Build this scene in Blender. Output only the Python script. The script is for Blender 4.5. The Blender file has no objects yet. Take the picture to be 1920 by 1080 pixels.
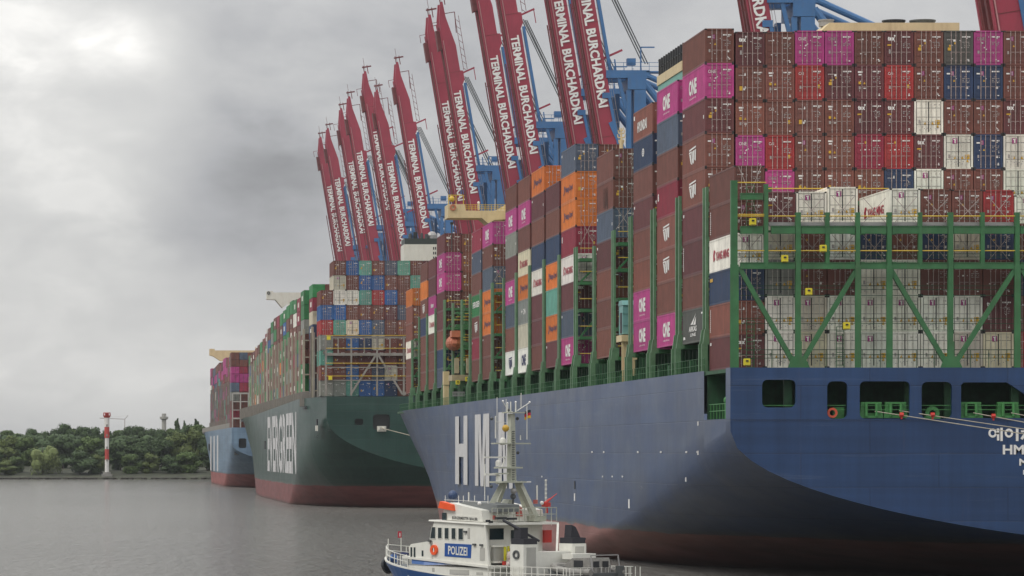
import bpy, math, random
from mathutils import Vector, Matrix

R = random.Random(7)
C = bpy.context.scene.collection
SC = bpy.context.scene
K = 7200.0      # focal length in photograph pixels (1920 wide)
VX, VY = 160.0, 848.0   # vanishing point of the quay direction (world +Y)
HC = 10.9       # camera height above the water

# ------------------------------------------------------------------ camera
cam_d = bpy.data.cameras.new("camera")
cam = bpy.data.objects.new("camera", cam_d)
C.objects.link(cam)
cam.location = (0, 0, HC)
cam.rotation_euler = (math.radians(90), 0, 0)
cam_d.sensor_width = 36
cam_d.lens = 36 * K / 1920
cam_d.shift_x = (960 - VX) / 1920
cam_d.shift_y = (VY - 540) / 1920
cam_d.clip_start = 1
cam_d.clip_end = 20000
SC.camera = cam

# ------------------------------------------------------------------ world: overcast sky
SUN_EL, SUN_ROT = math.radians(52), math.radians(-60)
world = bpy.data.worlds.new("World")
SC.world = world
world.use_nodes = True
wt = world.node_tree
for n in list(wt.nodes):
    wt.nodes.remove(n)


def WN(t, **kw):
    n = wt.nodes.new(t)
    for k, v in kw.items():
        setattr(n, k, v)
    return n


def wm(op, a, b=None, c=None):
    n = WN('ShaderNodeMath', operation=op)
    for i, x in enumerate((a, b, c)):
        if x is None:
            continue
        if isinstance(x, (int, float)):
            n.inputs[i].default_value = x
        else:
            wt.links.new(x, n.inputs[i])
    return n.outputs[0]


out = WN('ShaderNodeOutputWorld')
tc = WN('ShaderNodeTexCoord')
sep = WN('ShaderNodeSeparateXYZ')
wt.links.new(tc.outputs['Generated'], sep.inputs[0])
sky = WN('ShaderNodeTexSky', sky_type='NISHITA', sun_disc=False)
sky.sun_elevation = SUN_EL
sky.sun_rotation = SUN_ROT
sky.dust_density = 3
bg1 = WN('ShaderNodeBackground')
bg1.inputs[1].default_value = 0.05
wt.links.new(sky.outputs[0], bg1.inputs[0])
# cloud deck in direction space
mp = WN('ShaderNodeMapping')
mp.inputs['Scale'].default_value = (9, 9, 17)
wt.links.new(tc.outputs['Generated'], mp.inputs[0])


def noise(scale, detail, rough, dist, vec=None):
    n = WN('ShaderNodeTexNoise')
    n.inputs['Scale'].default_value = scale
    n.inputs['Detail'].default_value = detail
    n.inputs['Roughness'].default_value = rough
    n.inputs['Distortion'].default_value = dist
    wt.links.new(vec or mp.outputs[0], n.inputs['Vector'])
    return n.outputs['Fac']


n1 = noise(1.1, 6, 0.52, 0.5)
n2 = noise(4.2, 5, 0.55, 0.25)
n3 = noise(0.45, 2, 0.5, 0.0)


def blob(px, py, rx, ry):
    """soft brighter / darker cloud bank around one direction"""
    dx, dz = (px - VX) / K, (VY - py) / K
    a = wm('DIVIDE', wm('SUBTRACT', sep.outputs[0], dx), rx / K)
    b = wm('DIVIDE', wm('SUBTRACT', sep.outputs[2], dz), ry / K)
    w = wm('ADD', wm('MULTIPLY', wm('SUBTRACT', n2, 0.5), 3.2), wm('MULTIPLY', wm('SUBTRACT', n1, 0.5), 2.6))
    d = wm('ADD', wm('ADD', wm('MULTIPLY', a, a), wm('MULTIPLY', b, b)), w)
    e = wm('POWER', 2.718, wm('MULTIPLY', wm('MAXIMUM', d, 0.0), -1.0))
    fr = wm('GREATER_THAN', sep.outputs[1], 0.0)
    return wm('MULTIPLY', e, fr)


SKYB = 0.485
val = wm('ADD', SKYB, wm('MULTIPLY', wm('SUBTRACT', n1, 0.5), 0.30))
val = wm('ADD', val, wm('MULTIPLY', wm('SUBTRACT', n2, 0.5), 0.15))
val = wm('ADD', val, wm('MULTIPLY', wm('SUBTRACT', noise(11, 5, 0.6, 0.3), 0.5), 0.06))
val = wm('ADD', val, wm('MULTIPLY', wm('SUBTRACT', n3, 0.5), 0.10))
for (x, y, rx, ry, amt) in [(225, 85, 90, 50, 0.40), (10, 60, 140, 70, 0.26), (100, 290, 200, 140, 0.26),
                            (150, 60, 200, 110, 0.12), (30, 560, 340, 120, 0.14), (180, 500, 220, 60, 0.06), (250, 680, 420, 90, 0.10),
                            (560, 230, 260, 170, -0.085), (600, 360, 260, 70, -0.02), (300, 470, 200, 50, -0.05), (330, 180, 90, 60, 0.05), (260, 340, 110, 50, 0.04),
                            (430, 60, 120, 70, -0.03), (100, 760, 600, 90, 0.09), (150, 190, 110, 30, -0.05)]:
    val = wm('ADD', val, wm('MULTIPLY', blob(x, y, rx, ry), amt))
cr = WN('ShaderNodeValToRGB')
cr.color_ramp.elements[0].position = 0.0
cr.color_ramp.elements[0].color = (0.0, 0.0, 0.0, 1)
cr.color_ramp.elements[1].position = 1.0
cr.color_ramp.elements[1].color = (1.0, 0.985, 0.95, 1)
e = cr.color_ramp.elements.new(0.42)
e.color = (0.40, 0.405, 0.42, 1)
e = cr.color_ramp.elements.new(0.62)
e.color = (0.62, 0.62, 0.61, 1)
wt.links.new(val, cr.inputs[0])
bg2 = WN('ShaderNodeBackground')
wt.links.new(cr.outputs[0], bg2.inputs[0])
wt.links.new(wm('MULTIPLY', 0.98, wm('ADD', 0.93, wm('MULTIPLY', wm('MAXIMUM', sep.outputs[2], 0.0), 1.95))), bg2.inputs[1])
add = WN('ShaderNodeMixShader')
add.inputs[0].default_value = 0.96
wt.links.new(bg1.outputs[0], add.inputs[1])
wt.links.new(bg2.outputs[0], add.inputs[2])
wt.links.new(add.outputs[0], out.inputs['Surface'])

sun_d = bpy.data.lights.new("sun", 'SUN')
sun_d.energy = 1.3
sun_d.angle = math.radians(25)
sun_d.color = (1.0, 0.97, 0.92)
sun = bpy.data.objects.new("sun", sun_d)
sd = Vector((math.sin(SUN_ROT) * math.cos(SUN_EL), math.cos(SUN_ROT) * math.cos(SUN_EL) * -1, math.sin(SUN_EL)))
sun.rotation_euler = sd.to_track_quat('Z', 'Y').to_euler()
C.objects.link(sun)

SC.view_settings.view_transform = 'Standard'
SC.view_settings.look = 'None'
SC.view_settings.exposure = 0.12
SC.view_settings.gamma = 1
SC.view_settings.use_curve_mapping = False
SC.cycles.max_bounces = 6
SC.cycles.diffuse_bounces = 3
SC.cycles.glossy_bounces = 3
SC.cycles.use_denoising = True

# ------------------------------------------------------------------ helpers


def zat(y, Y):
    """height of a point seen at photograph row y when it stands at distance Y"""
    return HC + (VY - y) * Y / K


def xat(x, Y):
    return (x - VX) * Y / K


MATS = {}


def mat(name, col, rough=0.6, metal=0.0, var=0.12, scale=0.6, spec=0.5, streak=0.0, bump=0.0, objcol=False, vcol=False,
        dirt=None, dirt_amt=0.0, emis=0.0, stretch=(1, 1, 1)):
    if name in MATS:
        return MATS[name]
    m = bpy.data.materials.new(name)
    m.use_nodes = True
    nt = m.node_tree
    b = nt.nodes['Principled BSDF']
    b.inputs['Roughness'].default_value = rough
    b.inputs['Metallic'].default_value = metal
    b.inputs['Specular IOR Level'].default_value = spec
    L = nt.links.new
    geo = nt.nodes.new('ShaderNodeNewGeometry')
    mpn = nt.nodes.new('ShaderNodeMapping')
    mpn.inputs['Scale'].default_value = stretch
    L(geo.outputs['Position'], mpn.inputs[0])
    if objcol:
        oi = nt.nodes.new('ShaderNodeObjectInfo')
        base = oi.outputs['Color']
    elif vcol:
        at = nt.nodes.new('ShaderNodeAttribute')
        at.attribute_name = 'col'
        base = at.outputs['Color']
    else:
        rgb = nt.nodes.new('ShaderNodeRGB')
        rgb.outputs[0].default_value = (*col, 1)
        base = rgb.outputs[0]
    n = nt.nodes.new('ShaderNodeTexNoise')
    n.inputs['Scale'].default_value = scale
    n.inputs['Detail'].default_value = 5
    n.inputs['Roughness'].default_value = 0.6
    L(mpn.outputs[0], n.inputs['Vector'])
    mr = nt.nodes.new('ShaderNodeMapRange')
    mr.inputs[1].default_value = 0.3
    mr.inputs[2].default_value = 0.7
    mr.inputs[3].default_value = 1 - var
    mr.inputs[4].default_value = 1 + var
    L(n.outputs['Fac'], mr.inputs[0])
    sc = nt.nodes.new('ShaderNodeVectorMath')
    sc.operation = 'SCALE'
    L(base, sc.inputs[0])
    L(mr.outputs[0], sc.inputs[3])
    colr = sc.outputs[0]
    if dirt:
        mp2 = nt.nodes.new('ShaderNodeMapping')
        mp2.inputs['Scale'].default_value = (1.3, 1.3, 0.22)
        L(geo.outputs['Position'], mp2.inputs[0])
        n2 = nt.nodes.new('ShaderNodeTexNoise')
        n2.inputs['Scale'].default_value = 1.0
        n2.inputs['Detail'].default_value = 6
        n2.inputs['Roughness'].default_value = 0.68
        L(mp2.outputs[0], n2.inputs['Vector'])
        m2 = nt.nodes.new('ShaderNodeMapRange')
        m2.inputs[1].default_value = 0.50
        m2.inputs[2].default_value = 0.72
        m2.inputs[3].default_value = 0
        m2.inputs[4].default_value = dirt_amt
        L(n2.outputs['Fac'], m2.inputs[0])
        mx = nt.nodes.new('ShaderNodeMix')
        mx.data_type = 'RGBA'
        L(m2.outputs[0], mx.inputs[0])
        L(colr, mx.inputs[6])
        mx.inputs[7].default_value = (*dirt, 1)
        colr = mx.outputs[2]
    L(colr, b.inputs['Base Color'])
    if bump:
        bp = nt.nodes.new('ShaderNodeBump')
        bp.inputs['Strength'].default_value = bump
        bp.inputs['Distance'].default_value = 0.1
        L(n.outputs['Fac'], bp.inputs['Height'])
        L(bp.outputs[0], b.inputs['Normal'])
    if emis:
        b.inputs['Emission Color'].default_value = (*col, 1)
        b.inputs['Emission Strength'].default_value = emis
    MATS[name] = m
    return m


def hullmat(name, top, red, zb, rough=0.42, waterdark=0.6):
    m = bpy.data.materials.new(name)
    m.use_nodes = True
    nt = m.node_tree
    L = nt.links.new
    b = nt.nodes['Principled BSDF']
    geo = nt.nodes.new('ShaderNodeNewGeometry')
    sp = nt.nodes.new('ShaderNodeSeparateXYZ')
    L(geo.outputs['Position'], sp.inputs[0])

    def N(scale, sx, sy, sz, det=5, rg=0.6):
        mpn = nt.nodes.new('ShaderNodeMapping')
        mpn.inputs['Scale'].default_value = (sx, sy, sz)
        L(geo.outputs['Position'], mpn.inputs[0])
        n = nt.nodes.new('ShaderNodeTexNoise')
        n.inputs['Scale'].default_value = scale
        n.inputs['Detail'].default_value = det
        n.inputs['Roughness'].default_value = rg
        L(mpn.outputs[0], n.inputs['Vector'])
        return n.outputs['Fac']

    def M(op, a, bb=None, clamp=False):
        n = nt.nodes.new('ShaderNodeMath')
        n.operation = op
        n.use_clamp = clamp
        for i, x in enumerate((a, bb)):
            if x is None:
                continue
            if isinstance(x, (int, float)):
                n.inputs[i].default_value = x
            else:
                L(x, n.inputs[i])
        return n.outputs[0]

    def mix(f, a, c):
        n = nt.nodes.new('ShaderNodeMix')
        n.data_type = 'RGBA'
        if isinstance(f, (int, float)):
            n.inputs[0].default_value = f
        else:
            L(f, n.inputs[0])
        for k, x in ((6, a), (7, c)):
            if isinstance(x, tuple):
                n.inputs[k].default_value = (*x, 1)
            else:
                L(x, n.inputs[k])
        return n.outputs[2]
    streak = N(1.0, 0.9, 0.5, 0.04, 6, 0.7)          # vertical run-off streaks
    band = N(1.0, 0.02, 0.02, 0.9, 3)        # horizontal rub marks of strakes
    patch = N(0.12, 1, 1, 1.6)
    # plate pattern
    cmb = nt.nodes.new('ShaderNodeCombineXYZ')
    L(M('ADD', sp.outputs[1], sp.outputs[0]), cmb.inputs[0])
    L(sp.outputs[2], cmb.inputs[1])
    br = nt.nodes.new('ShaderNodeTexBrick')
    br.inputs['Scale'].default_value = 1.0
    br.inputs['Mortar Size'].default_value = 0.035
    br.inputs['Mortar Smooth'].default_value = 0.6
    br.inputs['Brick Width'].default_value = 11.0
    br.inputs['Row Height'].default_value = 2.7
    br.inputs['Color1'].default_value = (0.86, 0.86, 0.88, 1)
    br.inputs['Color2'].default_value = (1.10, 1.10, 1.08, 1)
    br.inputs['Mortar'].default_value = (0.60, 0.60, 0.62, 1)
    L(cmb.outputs[0], br.inputs[0])
    f = M('ADD', M('MULTIPLY', M('SUBTRACT', streak, 0.5), 0.8), M('ADD', M('MULTIPLY', M('SUBTRACT', band, 0.5), 0.6),
          M('ADD', M('MULTIPLY', M('SUBTRACT', patch, 0.5), 0.7), 1.0)))
    sc = nt.nodes.new('ShaderNodeVectorMath')
    sc.operation = 'SCALE'
    sc.inputs[0].default_value = top
    L(f, sc.inputs[3])
    mu = nt.nodes.new('ShaderNodeVectorMath')
    mu.operation = 'MULTIPLY'
    L(sc.outputs[0], mu.inputs[0])
    L(br.outputs['Color'], mu.inputs[1])
    # pale scuffs
    scuff = M('MULTIPLY', M('SUBTRACT', N(1.0, 0.05, 0.05, 1.4, 6, 0.7), 0.60), 3.0, True)
    scuff = M('MULTIPLY', scuff, 0.30)
    c = mix(scuff, mu.outputs[0], (0.34, 0.36, 0.38))
    rst = M('MULTIPLY', M('SUBTRACT', N(1.0, 0.7, 0.45, 0.03, 7, 0.75), 0.60), 4.0, True)
    c = mix(M('MULTIPLY', rst, 0.28), c, (0.16, 0.10, 0.08))
    # rusty boot topping
    rs = nt.nodes.new('ShaderNodeVectorMath')
    rs.operation = 'SCALE'
    rs.inputs[0].default_value = red
    L(M('ADD', M('MULTIPLY', M('SUBTRACT', N(1.0, 0.12, 0.12, 0.8), 0.5), 1.3), 1.0), rs.inputs[3])
    pale = M('MULTIPLY', M('SUBTRACT', N(1.0, 0.3, 0.3, 0.5, 7, 0.7), 0.55), 2.5, True)
    c2 = mix(M('MULTIPLY', pale, 0.35), rs.outputs[0], (0.30, 0.25, 0.22))
    zz = M('ADD', sp.outputs[2], M('MULTIPLY', M('SUBTRACT', N(1.0, 0.15, 0.15, 0.15), 0.5), 0.7))
    algae = M('MULTIPLY', M('SUBTRACT', zb + 0.55, zz), 2.0, True)
    c = mix(M('MULTIPLY', algae, 0.65), c, (0.085, 0.085, 0.07))
    redf = M('MULTIPLY', M('SUBTRACT', zb, zz), 7.0, True)
    c = mix(redf, c, c2)
    wl = M('MULTIPLY', M('SUBTRACT', 0.75, zz), 1.5, True)
    c = mix(M('MULTIPLY', wl, waterdark), c, (0.035, 0.035, 0.025))
    L(c, b.inputs['Base Color'])
    rr = M('ADD', rough, M('MULTIPLY', M('SUBTRACT', patch, 0.5), 0.25))
    L(M('ADD', rr, M('MULTIPLY', redf, 0.25)), b.inputs['Roughness'])
    # oil-canned plates
    bp = nt.nodes.new('ShaderNodeBump')
    bp.inputs['Strength'].default_value = 0.35
    bp.inputs['Distance'].default_value = 0.15
    L(M('ADD', M('MULTIPLY', N(1.0, 0.5, 0.5, 0.35, 2), 0.35), br.outputs['Fac']), bp.inputs['Height'])
    bp.invert = True
    L(bp.outputs[0], b.inputs['Normal'])
    return m


class MB:
    """collects geometry and links it as ONE mesh object"""

    def __init__(s):
        s.v, s.f, s.mi, s.col = [], [], [], []
        s.cur = 0
        s.c = None

    def add(s, vs, fs, mi=None):
        o = len(s.v)
        s.v.extend([tuple(p) for p in vs])
        for f in fs:
            s.f.append(tuple(i + o for i in f))
            s.mi.append(s.cur if mi is None else mi)
            s.col.append(s.c)

    def box(s, x0, x1, y0, y1, z0, z1, mi=None):
        s.add([(x0, y0, z0), (x1, y0, z0), (x1, y1, z0), (x0, y1, z0), (x0, y0, z1), (x1, y0, z1), (x1, y1, z1), (x0, y1, z1)],
              [(0, 3, 2, 1), (4, 5, 6, 7), (0, 1, 5, 4), (1, 2, 6, 5), (2, 3, 7, 6), (3, 0, 4, 7)], mi)

    def bar(s, p, q, w, n=4, mi=None, w2=None, cap=True):
        p, q = Vector(p), Vector(q)
        d = (q - p)
        if d.length < 1e-6:
            return
        d.normalize()
        up = Vector((0, 0, 1)) if abs(d.z) < 0.9 else Vector((0, 1, 0))
        a = d.cross(up).normalized()
        b = d.cross(a).normalized()
        w2 = w if w2 is None else w2
        r1, r2 = (w / 2 * (1.414 if n == 4 else 1)), (w2 / 2 * (1.414 if n == 4 else 1))
        off = math.pi / 4 if n == 4 else 0
        vs = []
        for (c, r) in ((p, r1), (q, r2)):
            for i in range(n):
                t = off + 2 * math.pi * i / n
                vs.append(c + a * (r * math.cos(t)) + b * (r * math.sin(t)))
        fs = [(i, (i + 1) % n, n + (i + 1) % n, n + i) for i in range(n)]
        if cap:
            fs += [tuple(range(n - 1, -1, -1)), tuple(range(n, 2 * n))]
        s.add(vs, fs, mi)

    def prism(s, pts, axis, a0, a1, mi=None):
        """polygon (list of 2D) extruded along axis 0,1,2 from a0 to a1"""
        n = len(pts)
        vs = []
        for a in (a0, a1):
            for (u, w) in pts:
                vs.append((a, u, w) if axis == 0 else (u, a, w) if axis == 1 else (u, w, a))
        fs = [(i, (i + 1) % n, n + (i + 1) % n, n + i) for i in range(n)]
        fs += [tuple(range(n - 1, -1, -1)), tuple(range(n, 2 * n))]
        s.add(vs, fs, mi)

    def ball(s, c, rx, ry=None, rz=None, nu=10, nv=7, mi=None):
        ry = rx if ry is None else ry
        rz = rx if rz is None else rz
        vs, fs = [], []
        for j in range(nv + 1):
            ph = math.pi * j / nv
            for i in range(nu):
                th = 2 * math.pi * i / nu
                vs.append((c[0] + rx * math.sin(ph) * math.cos(th), c[1] + ry * math.sin(ph) * math.sin(th), c[2] + rz * math.cos(ph)))
        for j in range(nv):
            for i in range(nu):
                fs.append((j * nu + i, (j + 1) * nu + i, (j + 1) * nu + (i + 1) % nu, j * nu + (i + 1) % nu))
        s.add(vs, fs, mi)

    def ring(s, c, U, V, r, t, n=16, mi=None):
        """torus-like square-section ring in the plane of U, V"""
        c, U, V = Vector(c), Vector(U), Vector(V)
        W = U.cross(V).normalized()
        vs, fs = [], []
        for i in range(n):
            a = 2 * math.pi * i / n
            d = U * math.cos(a) + V * math.sin(a)
            for (rr, h) in ((r - t, -t), (r + t, -t), (r + t, t), (r - t, t)):
                vs.append(c + d * rr + W * h * 0.7)
        for i in range(n):
            j = (i + 1) % n
            for k in range(4):
                fs.append((i * 4 + k, i * 4 + (k + 1) % 4, j * 4 + (k + 1) % 4, j * 4 + k))
        s.add(vs, fs, mi)

    def text(s, txt, P, U, V, mi=None, bold=0.0):
        """text stretched over the parallelogram P, U (reading direction), V (up)"""
        tv, tf = text_geo(txt, bold)
        P, U, V = Vector(P), Vector(U), Vector(V)
        s.add([P + U * a + V * b for (a, b) in tv], tf, mi)

    def build(s, name, mats, parent=None, loc=(0, 0, 0), smooth=False, link=True, color=None):
        me = bpy.data.meshes.new(name)
        me.from_pydata(s.v, [], s.f)
        if not isinstance(mats, (list, tuple)):
            mats = [mats]
        for m in mats:
            me.materials.append(m)
        me.polygons.foreach_set('material_index', s.mi)
        if s.c is not None:
            at = me.color_attributes.new('col', 'FLOAT_COLOR', 'CORNER')
            buf = []
            for f, c in zip(s.f, s.col):
                buf.extend([c[0], c[1], c[2], 1.0] * len(f))
            at.data.foreach_set('color', buf)
        if smooth:
            me.polygons.foreach_set('use_smooth', [True] * len(me.polygons))
        me.update()
        o = bpy.data.objects.new(name, me)
        o.location = loc
        if parent:
            o.parent = parent
        if color:
            o.color = color
        if link:
            C.objects.link(o)
        return o


TG = {}


def text_geo(txt, bold=0.0):
    k = (txt, bold)
    if k in TG:
        return TG[k]
    cu = bpy.data.curves.new('t', 'FONT')
    cu.body = txt
    cu.offset = bold
    cu.resolution_u = 2
    o = bpy.data.objects.new('t', cu)
    C.objects.link(o)
    bpy.context.view_layer.update()
    me = o.to_mesh()
    vs = [(v.co.x, v.co.y) for v in me.vertices]
    fs = [tuple(p.vertices) for p in me.polygons]
    o.to_mesh_clear()
    bpy.data.objects.remove(o)
    bpy.data.curves.remove(cu)
    x0, x1 = min(v[0] for v in vs), max(v[0] for v in vs)
    y0, y1 = min(v[1] for v in vs), max(v[1] for v in vs)
    vs = [((a - x0) / (x1 - x0), (b - y0) / (y1 - y0)) for a, b in vs]
    TG[k] = (vs, fs)
    return TG[k]


def plate_with_holes(outer, holes, thick=0.0):
    """2D polygon with holes -> (verts2d, faces), through a filled curve"""
    cu = bpy.data.curves.new('p', 'CURVE')
    cu.dimensions = '2D'
    cu.fill_mode = 'BOTH'
    for poly in [outer] + holes:
        sp = cu.splines.new('POLY')
        sp.points.add(len(poly) - 1)
        for i, (a, b) in enumerate(poly):
            sp.points[i].co = (a, b, 0, 1)
        sp.use_cyclic_u = True
    o = bpy.data.objects.new('p', cu)
    C.objects.link(o)
    bpy.context.view_layer.update()
    me = o.to_mesh()
    vs = [(v.co.x, v.co.y) for v in me.vertices]
    fs = [tuple(p.vertices) for p in me.polygons]
    o.to_mesh_clear()
    bpy.data.objects.remove(o)
    bpy.data.curves.remove(cu)
    return vs, fs


def rrect(x0, x1, z0, z1, r, n=4):
    pts = []
    for (cx, cz, a0) in ((x1 - r, z0 + r, -90), (x1 - r, z1 - r, 0), (x0 + r, z1 - r, 90), (x0 + r, z0 + r, 180)):
        for i in range(n + 1):
            a = math.radians(a0 + 90 * i / n)
            pts.append((cx + r * math.cos(a), cz + r * math.sin(a)))
    return pts


def tag(o, label=None, cat=None, group=None, kind=None):
    if label:
        o['label'] = label
    if cat:
        o['category'] = cat
    if group:
        o['group'] = group
    if kind:
        o['kind'] = kind
    return o


def empty(name, loc=(0, 0, 0)):
    o = bpy.data.objects.new(name, None)
    o.location = loc
    o.empty_display_size = 1
    C.objects.link(o)
    return o


def copy_tree(o, parent=None):
    c = o.copy()
    C.objects.link(c)
    c.parent = parent
    for ch in list(o.children):
        copy_tree(ch, c)
    return c


def interp(tbl, s):
    if s <= tbl[0][0]:
        return tbl[0][1]
    for (a, va), (b, vb) in zip(tbl, tbl[1:]):
        if s <= b:
            t = (s - a) / (b - a)
            return va + (vb - va) * t
    return tbl[-1][1]


ORD = ['top', 'second', 'third', 'fourth', 'fifth', 'sixth', 'seventh', 'eighth', 'ninth', 'tenth', 'eleventh', 'twelfth',
       'thirteenth', 'fourteenth', 'fifteenth', 'sixteenth', 'seventeenth', 'eighteenth']
NTH = ['first'] + ORD[1:]

# ------------------------------------------------------------------ materials
PAINT = mat('container_paint', (1, 1, 1), rough=0.55, var=0.16, scale=0.8, objcol=True, dirt=(0.10, 0.065, 0.05), dirt_amt=0.32)
WHITE = mat('white_print', (0.82, 0.80, 0.76), rough=0.6, var=0.08)
GREYP = mat('grey_print', (0.36, 0.33, 0.31), rough=0.6, var=0.1)
YEL = mat('yellow_sticker', (0.62, 0.36, 0.03), rough=0.55)
YELB = mat('yellow_box_paint', (0.72, 0.60, 0.03), rough=0.5)
NAVYP = mat('navy_print', (0.03, 0.04, 0.12), rough=0.6)
REDP = mat('red_print', (0.42, 0.03, 0.06), rough=0.6)
MAGP = mat('magenta_print', (0.32, 0.03, 0.18), rough=0.6)
TEALP = mat('teal_print', (0.05, 0.25, 0.3), rough=0.6)
GALV = mat('galvanised_bar', (0.42, 0.34, 0.31), rough=0.5, metal=0.1, var=0.25, scale=2)
STEELW = mat('pale_bar', (0.50, 0.48, 0.42), rough=0.5)
DARKR = mat('black_gasket', (0.03, 0.03, 0.03), rough=0.7)
GREEN = mat('green_ship_paint', (0.040, 0.150, 0.055), rough=0.5, var=0.22, scale=0.7, dirt=(0.10, 0.10, 0.06), dirt_amt=0.35)
PGREEN = mat('sheen_lit_green_paint', (0.12, 0.235, 0.125), rough=0.4, var=0.2, scale=1.5, dirt=(0.10, 0.10, 0.06), dirt_amt=0.4)  # lighter copy of the ship green: sky sheen on outer posts put into colour
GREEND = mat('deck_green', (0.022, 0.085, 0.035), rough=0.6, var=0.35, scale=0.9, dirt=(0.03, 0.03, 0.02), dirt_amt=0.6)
YRAIL = mat('yellow_rail', (0.62, 0.42, 0.04), rough=0.5)
CREAM = mat('cream_paint', (0.66, 0.53, 0.30), rough=0.5, var=0.08, dirt=(0.30, 0.18, 0.08), dirt_amt=0.3)
WHITEPAINT = mat('white_ship_paint', (0.70, 0.68, 0.60), rough=0.45, var=0.06, dirt=(0.40, 0.30, 0.18), dirt_amt=0.25)
BLACK = mat('black_paint', (0.02, 0.022, 0.025), rough=0.5)
DKGREY = mat('dark_grey_paint', (0.08, 0.085, 0.085), rough=0.6)
GREYTR = mat('grey_truss_paint', (0.26, 0.24, 0.21), rough=0.6, var=0.2, scale=0.5, dirt=(0.15, 0.09, 0.05), dirt_amt=0.4)
TEAL = mat('teal_paint', (0.16, 0.40, 0.33), rough=0.5, var=0.1)
ORANGEP = mat('lifeboat_orange', (0.52, 0.17, 0.09), rough=0.5)
REDPAINT = mat('red_paint', (0.55, 0.04, 0.03), rough=0.45)
STEEL = mat('bare_steel', (0.35, 0.34, 0.33), rough=0.5, metal=0.5)
ROPE = mat('mooring_rope', (0.42, 0.38, 0.30), rough=0.9)
VCOL = mat('painted_steel_boxes', (1, 1, 1), rough=0.6, var=0.25, scale=0.9, vcol=True, dirt=(0.10, 0.065, 0.05), dirt_amt=0.45)

COLS = {'br': (0.168, 0.060, 0.044), 'rb': (0.225, 0.078, 0.055), 'mr': (0.128, 0.038, 0.040), 'cr': (0.27, 0.025, 0.05),
        'rd': (0.36, 0.035, 0.035), 'on': (0.43, 0.05, 0.215), 'nv': (0.028, 0.052, 0.115), 'bl': (0.035, 0.12, 0.32),
        'sg': (0.080, 0.105, 0.15), 'gy': (0.24, 0.25, 0.22), 'dg': (0.080, 0.085, 0.078), 'wh': (0.84, 0.82, 0.72),
        'cm': (0.68, 0.60, 0.44), 'or': (0.66, 0.18, 0.03), 'gn': (0.035, 0.22, 0.07), 'tg': (0.12, 0.33, 0.25),
        'bw': (0.62, 0.58, 0.47)}
CNAME = {'br': 'brown', 'rb': 'reddish brown', 'mr': 'dark maroon', 'cr': 'crimson', 'rd': 'bright red', 'on': 'magenta',
         'nv': 'navy', 'bl': 'blue', 'sg': 'slate blue', 'gy': 'grey', 'dg': 'dark grey', 'wh': 'white', 'cm': 'cream',
         'or': 'orange', 'gn': 'green', 'tg': 'pale green', 'bw': 'beige'}
CW, CL, CH = 2.438, 12.192, 2.86


def m_body():
    b = MB()
    w, L, H = CW / 2, CL, CH
    p = 0.16
    for sx in (-1, 1):
        for y in (0.0, L - p):
            x0, x1 = (sx * w, sx * (w - p)) if sx < 0 else (w - p, w)
            b.box(min(x0, x1), max(x0, x1), y + 0.0, y + p, 0, H)
        # rails
        x0, x1 = (-w, -w + 0.1) if sx < 0 else (w - 0.1, w)
        b.box(x0, x1, p, L - p, 0, 0.16)
        b.box(x0, x1, p, L - p, H - 0.13, H)
        # corrugated side
        n = 40
        vs, fs = [], []
        per = (L - 2 * p) / n
        k = 0
        for i in range(n):
            for (fr, d) in ((0.0, 0.012), (0.34, 0.012), (0.5, 0.055), (0.84, 0.055)):
                y = p + per * (i + fr)
                vs += [(sx * (w - d), y, 0.16), (sx * (w - d), y, H - 0.13)]
                k += 1
        vs += [(sx * (w - 0.012), L - p, 0.16), (sx * (w - 0.012), L - p, H - 0.13)]
        for i in range(k):
            f = (2 * i, 2 * i + 2, 2 * i + 3, 2 * i + 1)
            fs.append(f if sx > 0 else f[::-1])
        b.add(vs, fs)
    # end headers and sills, roof, floor, front wall
    b.box(-w + p, w - p, 0.0, 0.14, H - 0.13, H)
    b.box(-w + p, w - p, 0.0, 0.14, 0, 0.15)
    b.box(-w + 0.1, w - 0.1, 0.14, L - 0.06, H - 0.06, H - 0.02)
    b.box(-w + 0.1, w - 0.1, 0.14, L - 0.06, 0.10, 0.14)
    b.box(-w + p, w - p, L - 0.06, L - 0.02, 0, H)
    b.box(-w + p, w - p, 0.125, 0.16, 0.15, H - 0.13)
    # corner castings, proud and dark
    for sx in (-1, 1):
        for zz in (0.0, H - 0.13):
            x0 = -w - 0.006 if sx < 0 else w - 0.17
            b.box(x0, x0 + 0.176, -0.008, 0.17, zz + 0.003, zz + 0.127, 1)
    return b


def m_door(sx, reefer=False):
    """door leaf, local to the container; outside faces -Y"""
    b = MB()
    x0, x1 = (-1.055, -0.012) if sx < 0 else (0.012, 1.055)
    z0, z1 = 0.165, CH - 0.145
    b.box(x0, x1, 0.07, 0.115, z0, z1)
    fr = 0.05
    if not reefer:
        b.box(x0, x0 + fr, 0.04, 0.069, z0, z1)
        b.box(x1 - fr, x1, 0.04, 0.069, z0, z1)
        n = 5
        h = (z1 - z0) / n
        for i in range(n):      # pressed panels between recesses
            b.box(x0 + fr + 0.002, x1 - fr - 0.002, 0.045, 0.069, z0 + h * i + 0.085, z0 + h * (i + 1) - 0.02)
    else:
        b.box(x0, x1, 0.05, 0.069, z0, z1)
        for zz in (0.62, 1.25, 2.0):
            b.box(x0 + 0.03, x1 - 0.03, 0.038, 0.049, z0 + zz, z0 + zz + 0.028, 1)
        gx = x1 if sx < 0 else x0
        b.box(gx - 0.03, gx + 0.03, 0.03, 0.049, z0 + 0.02, z1 - 0.02, 1)
        b.box(x0 + 0.01 if sx < 0 else x1 - 0.05, x0 + 0.05 if sx < 0 else x1 - 0.01, 0.03, 0.049, z0, z1, 1)
    return b


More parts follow.
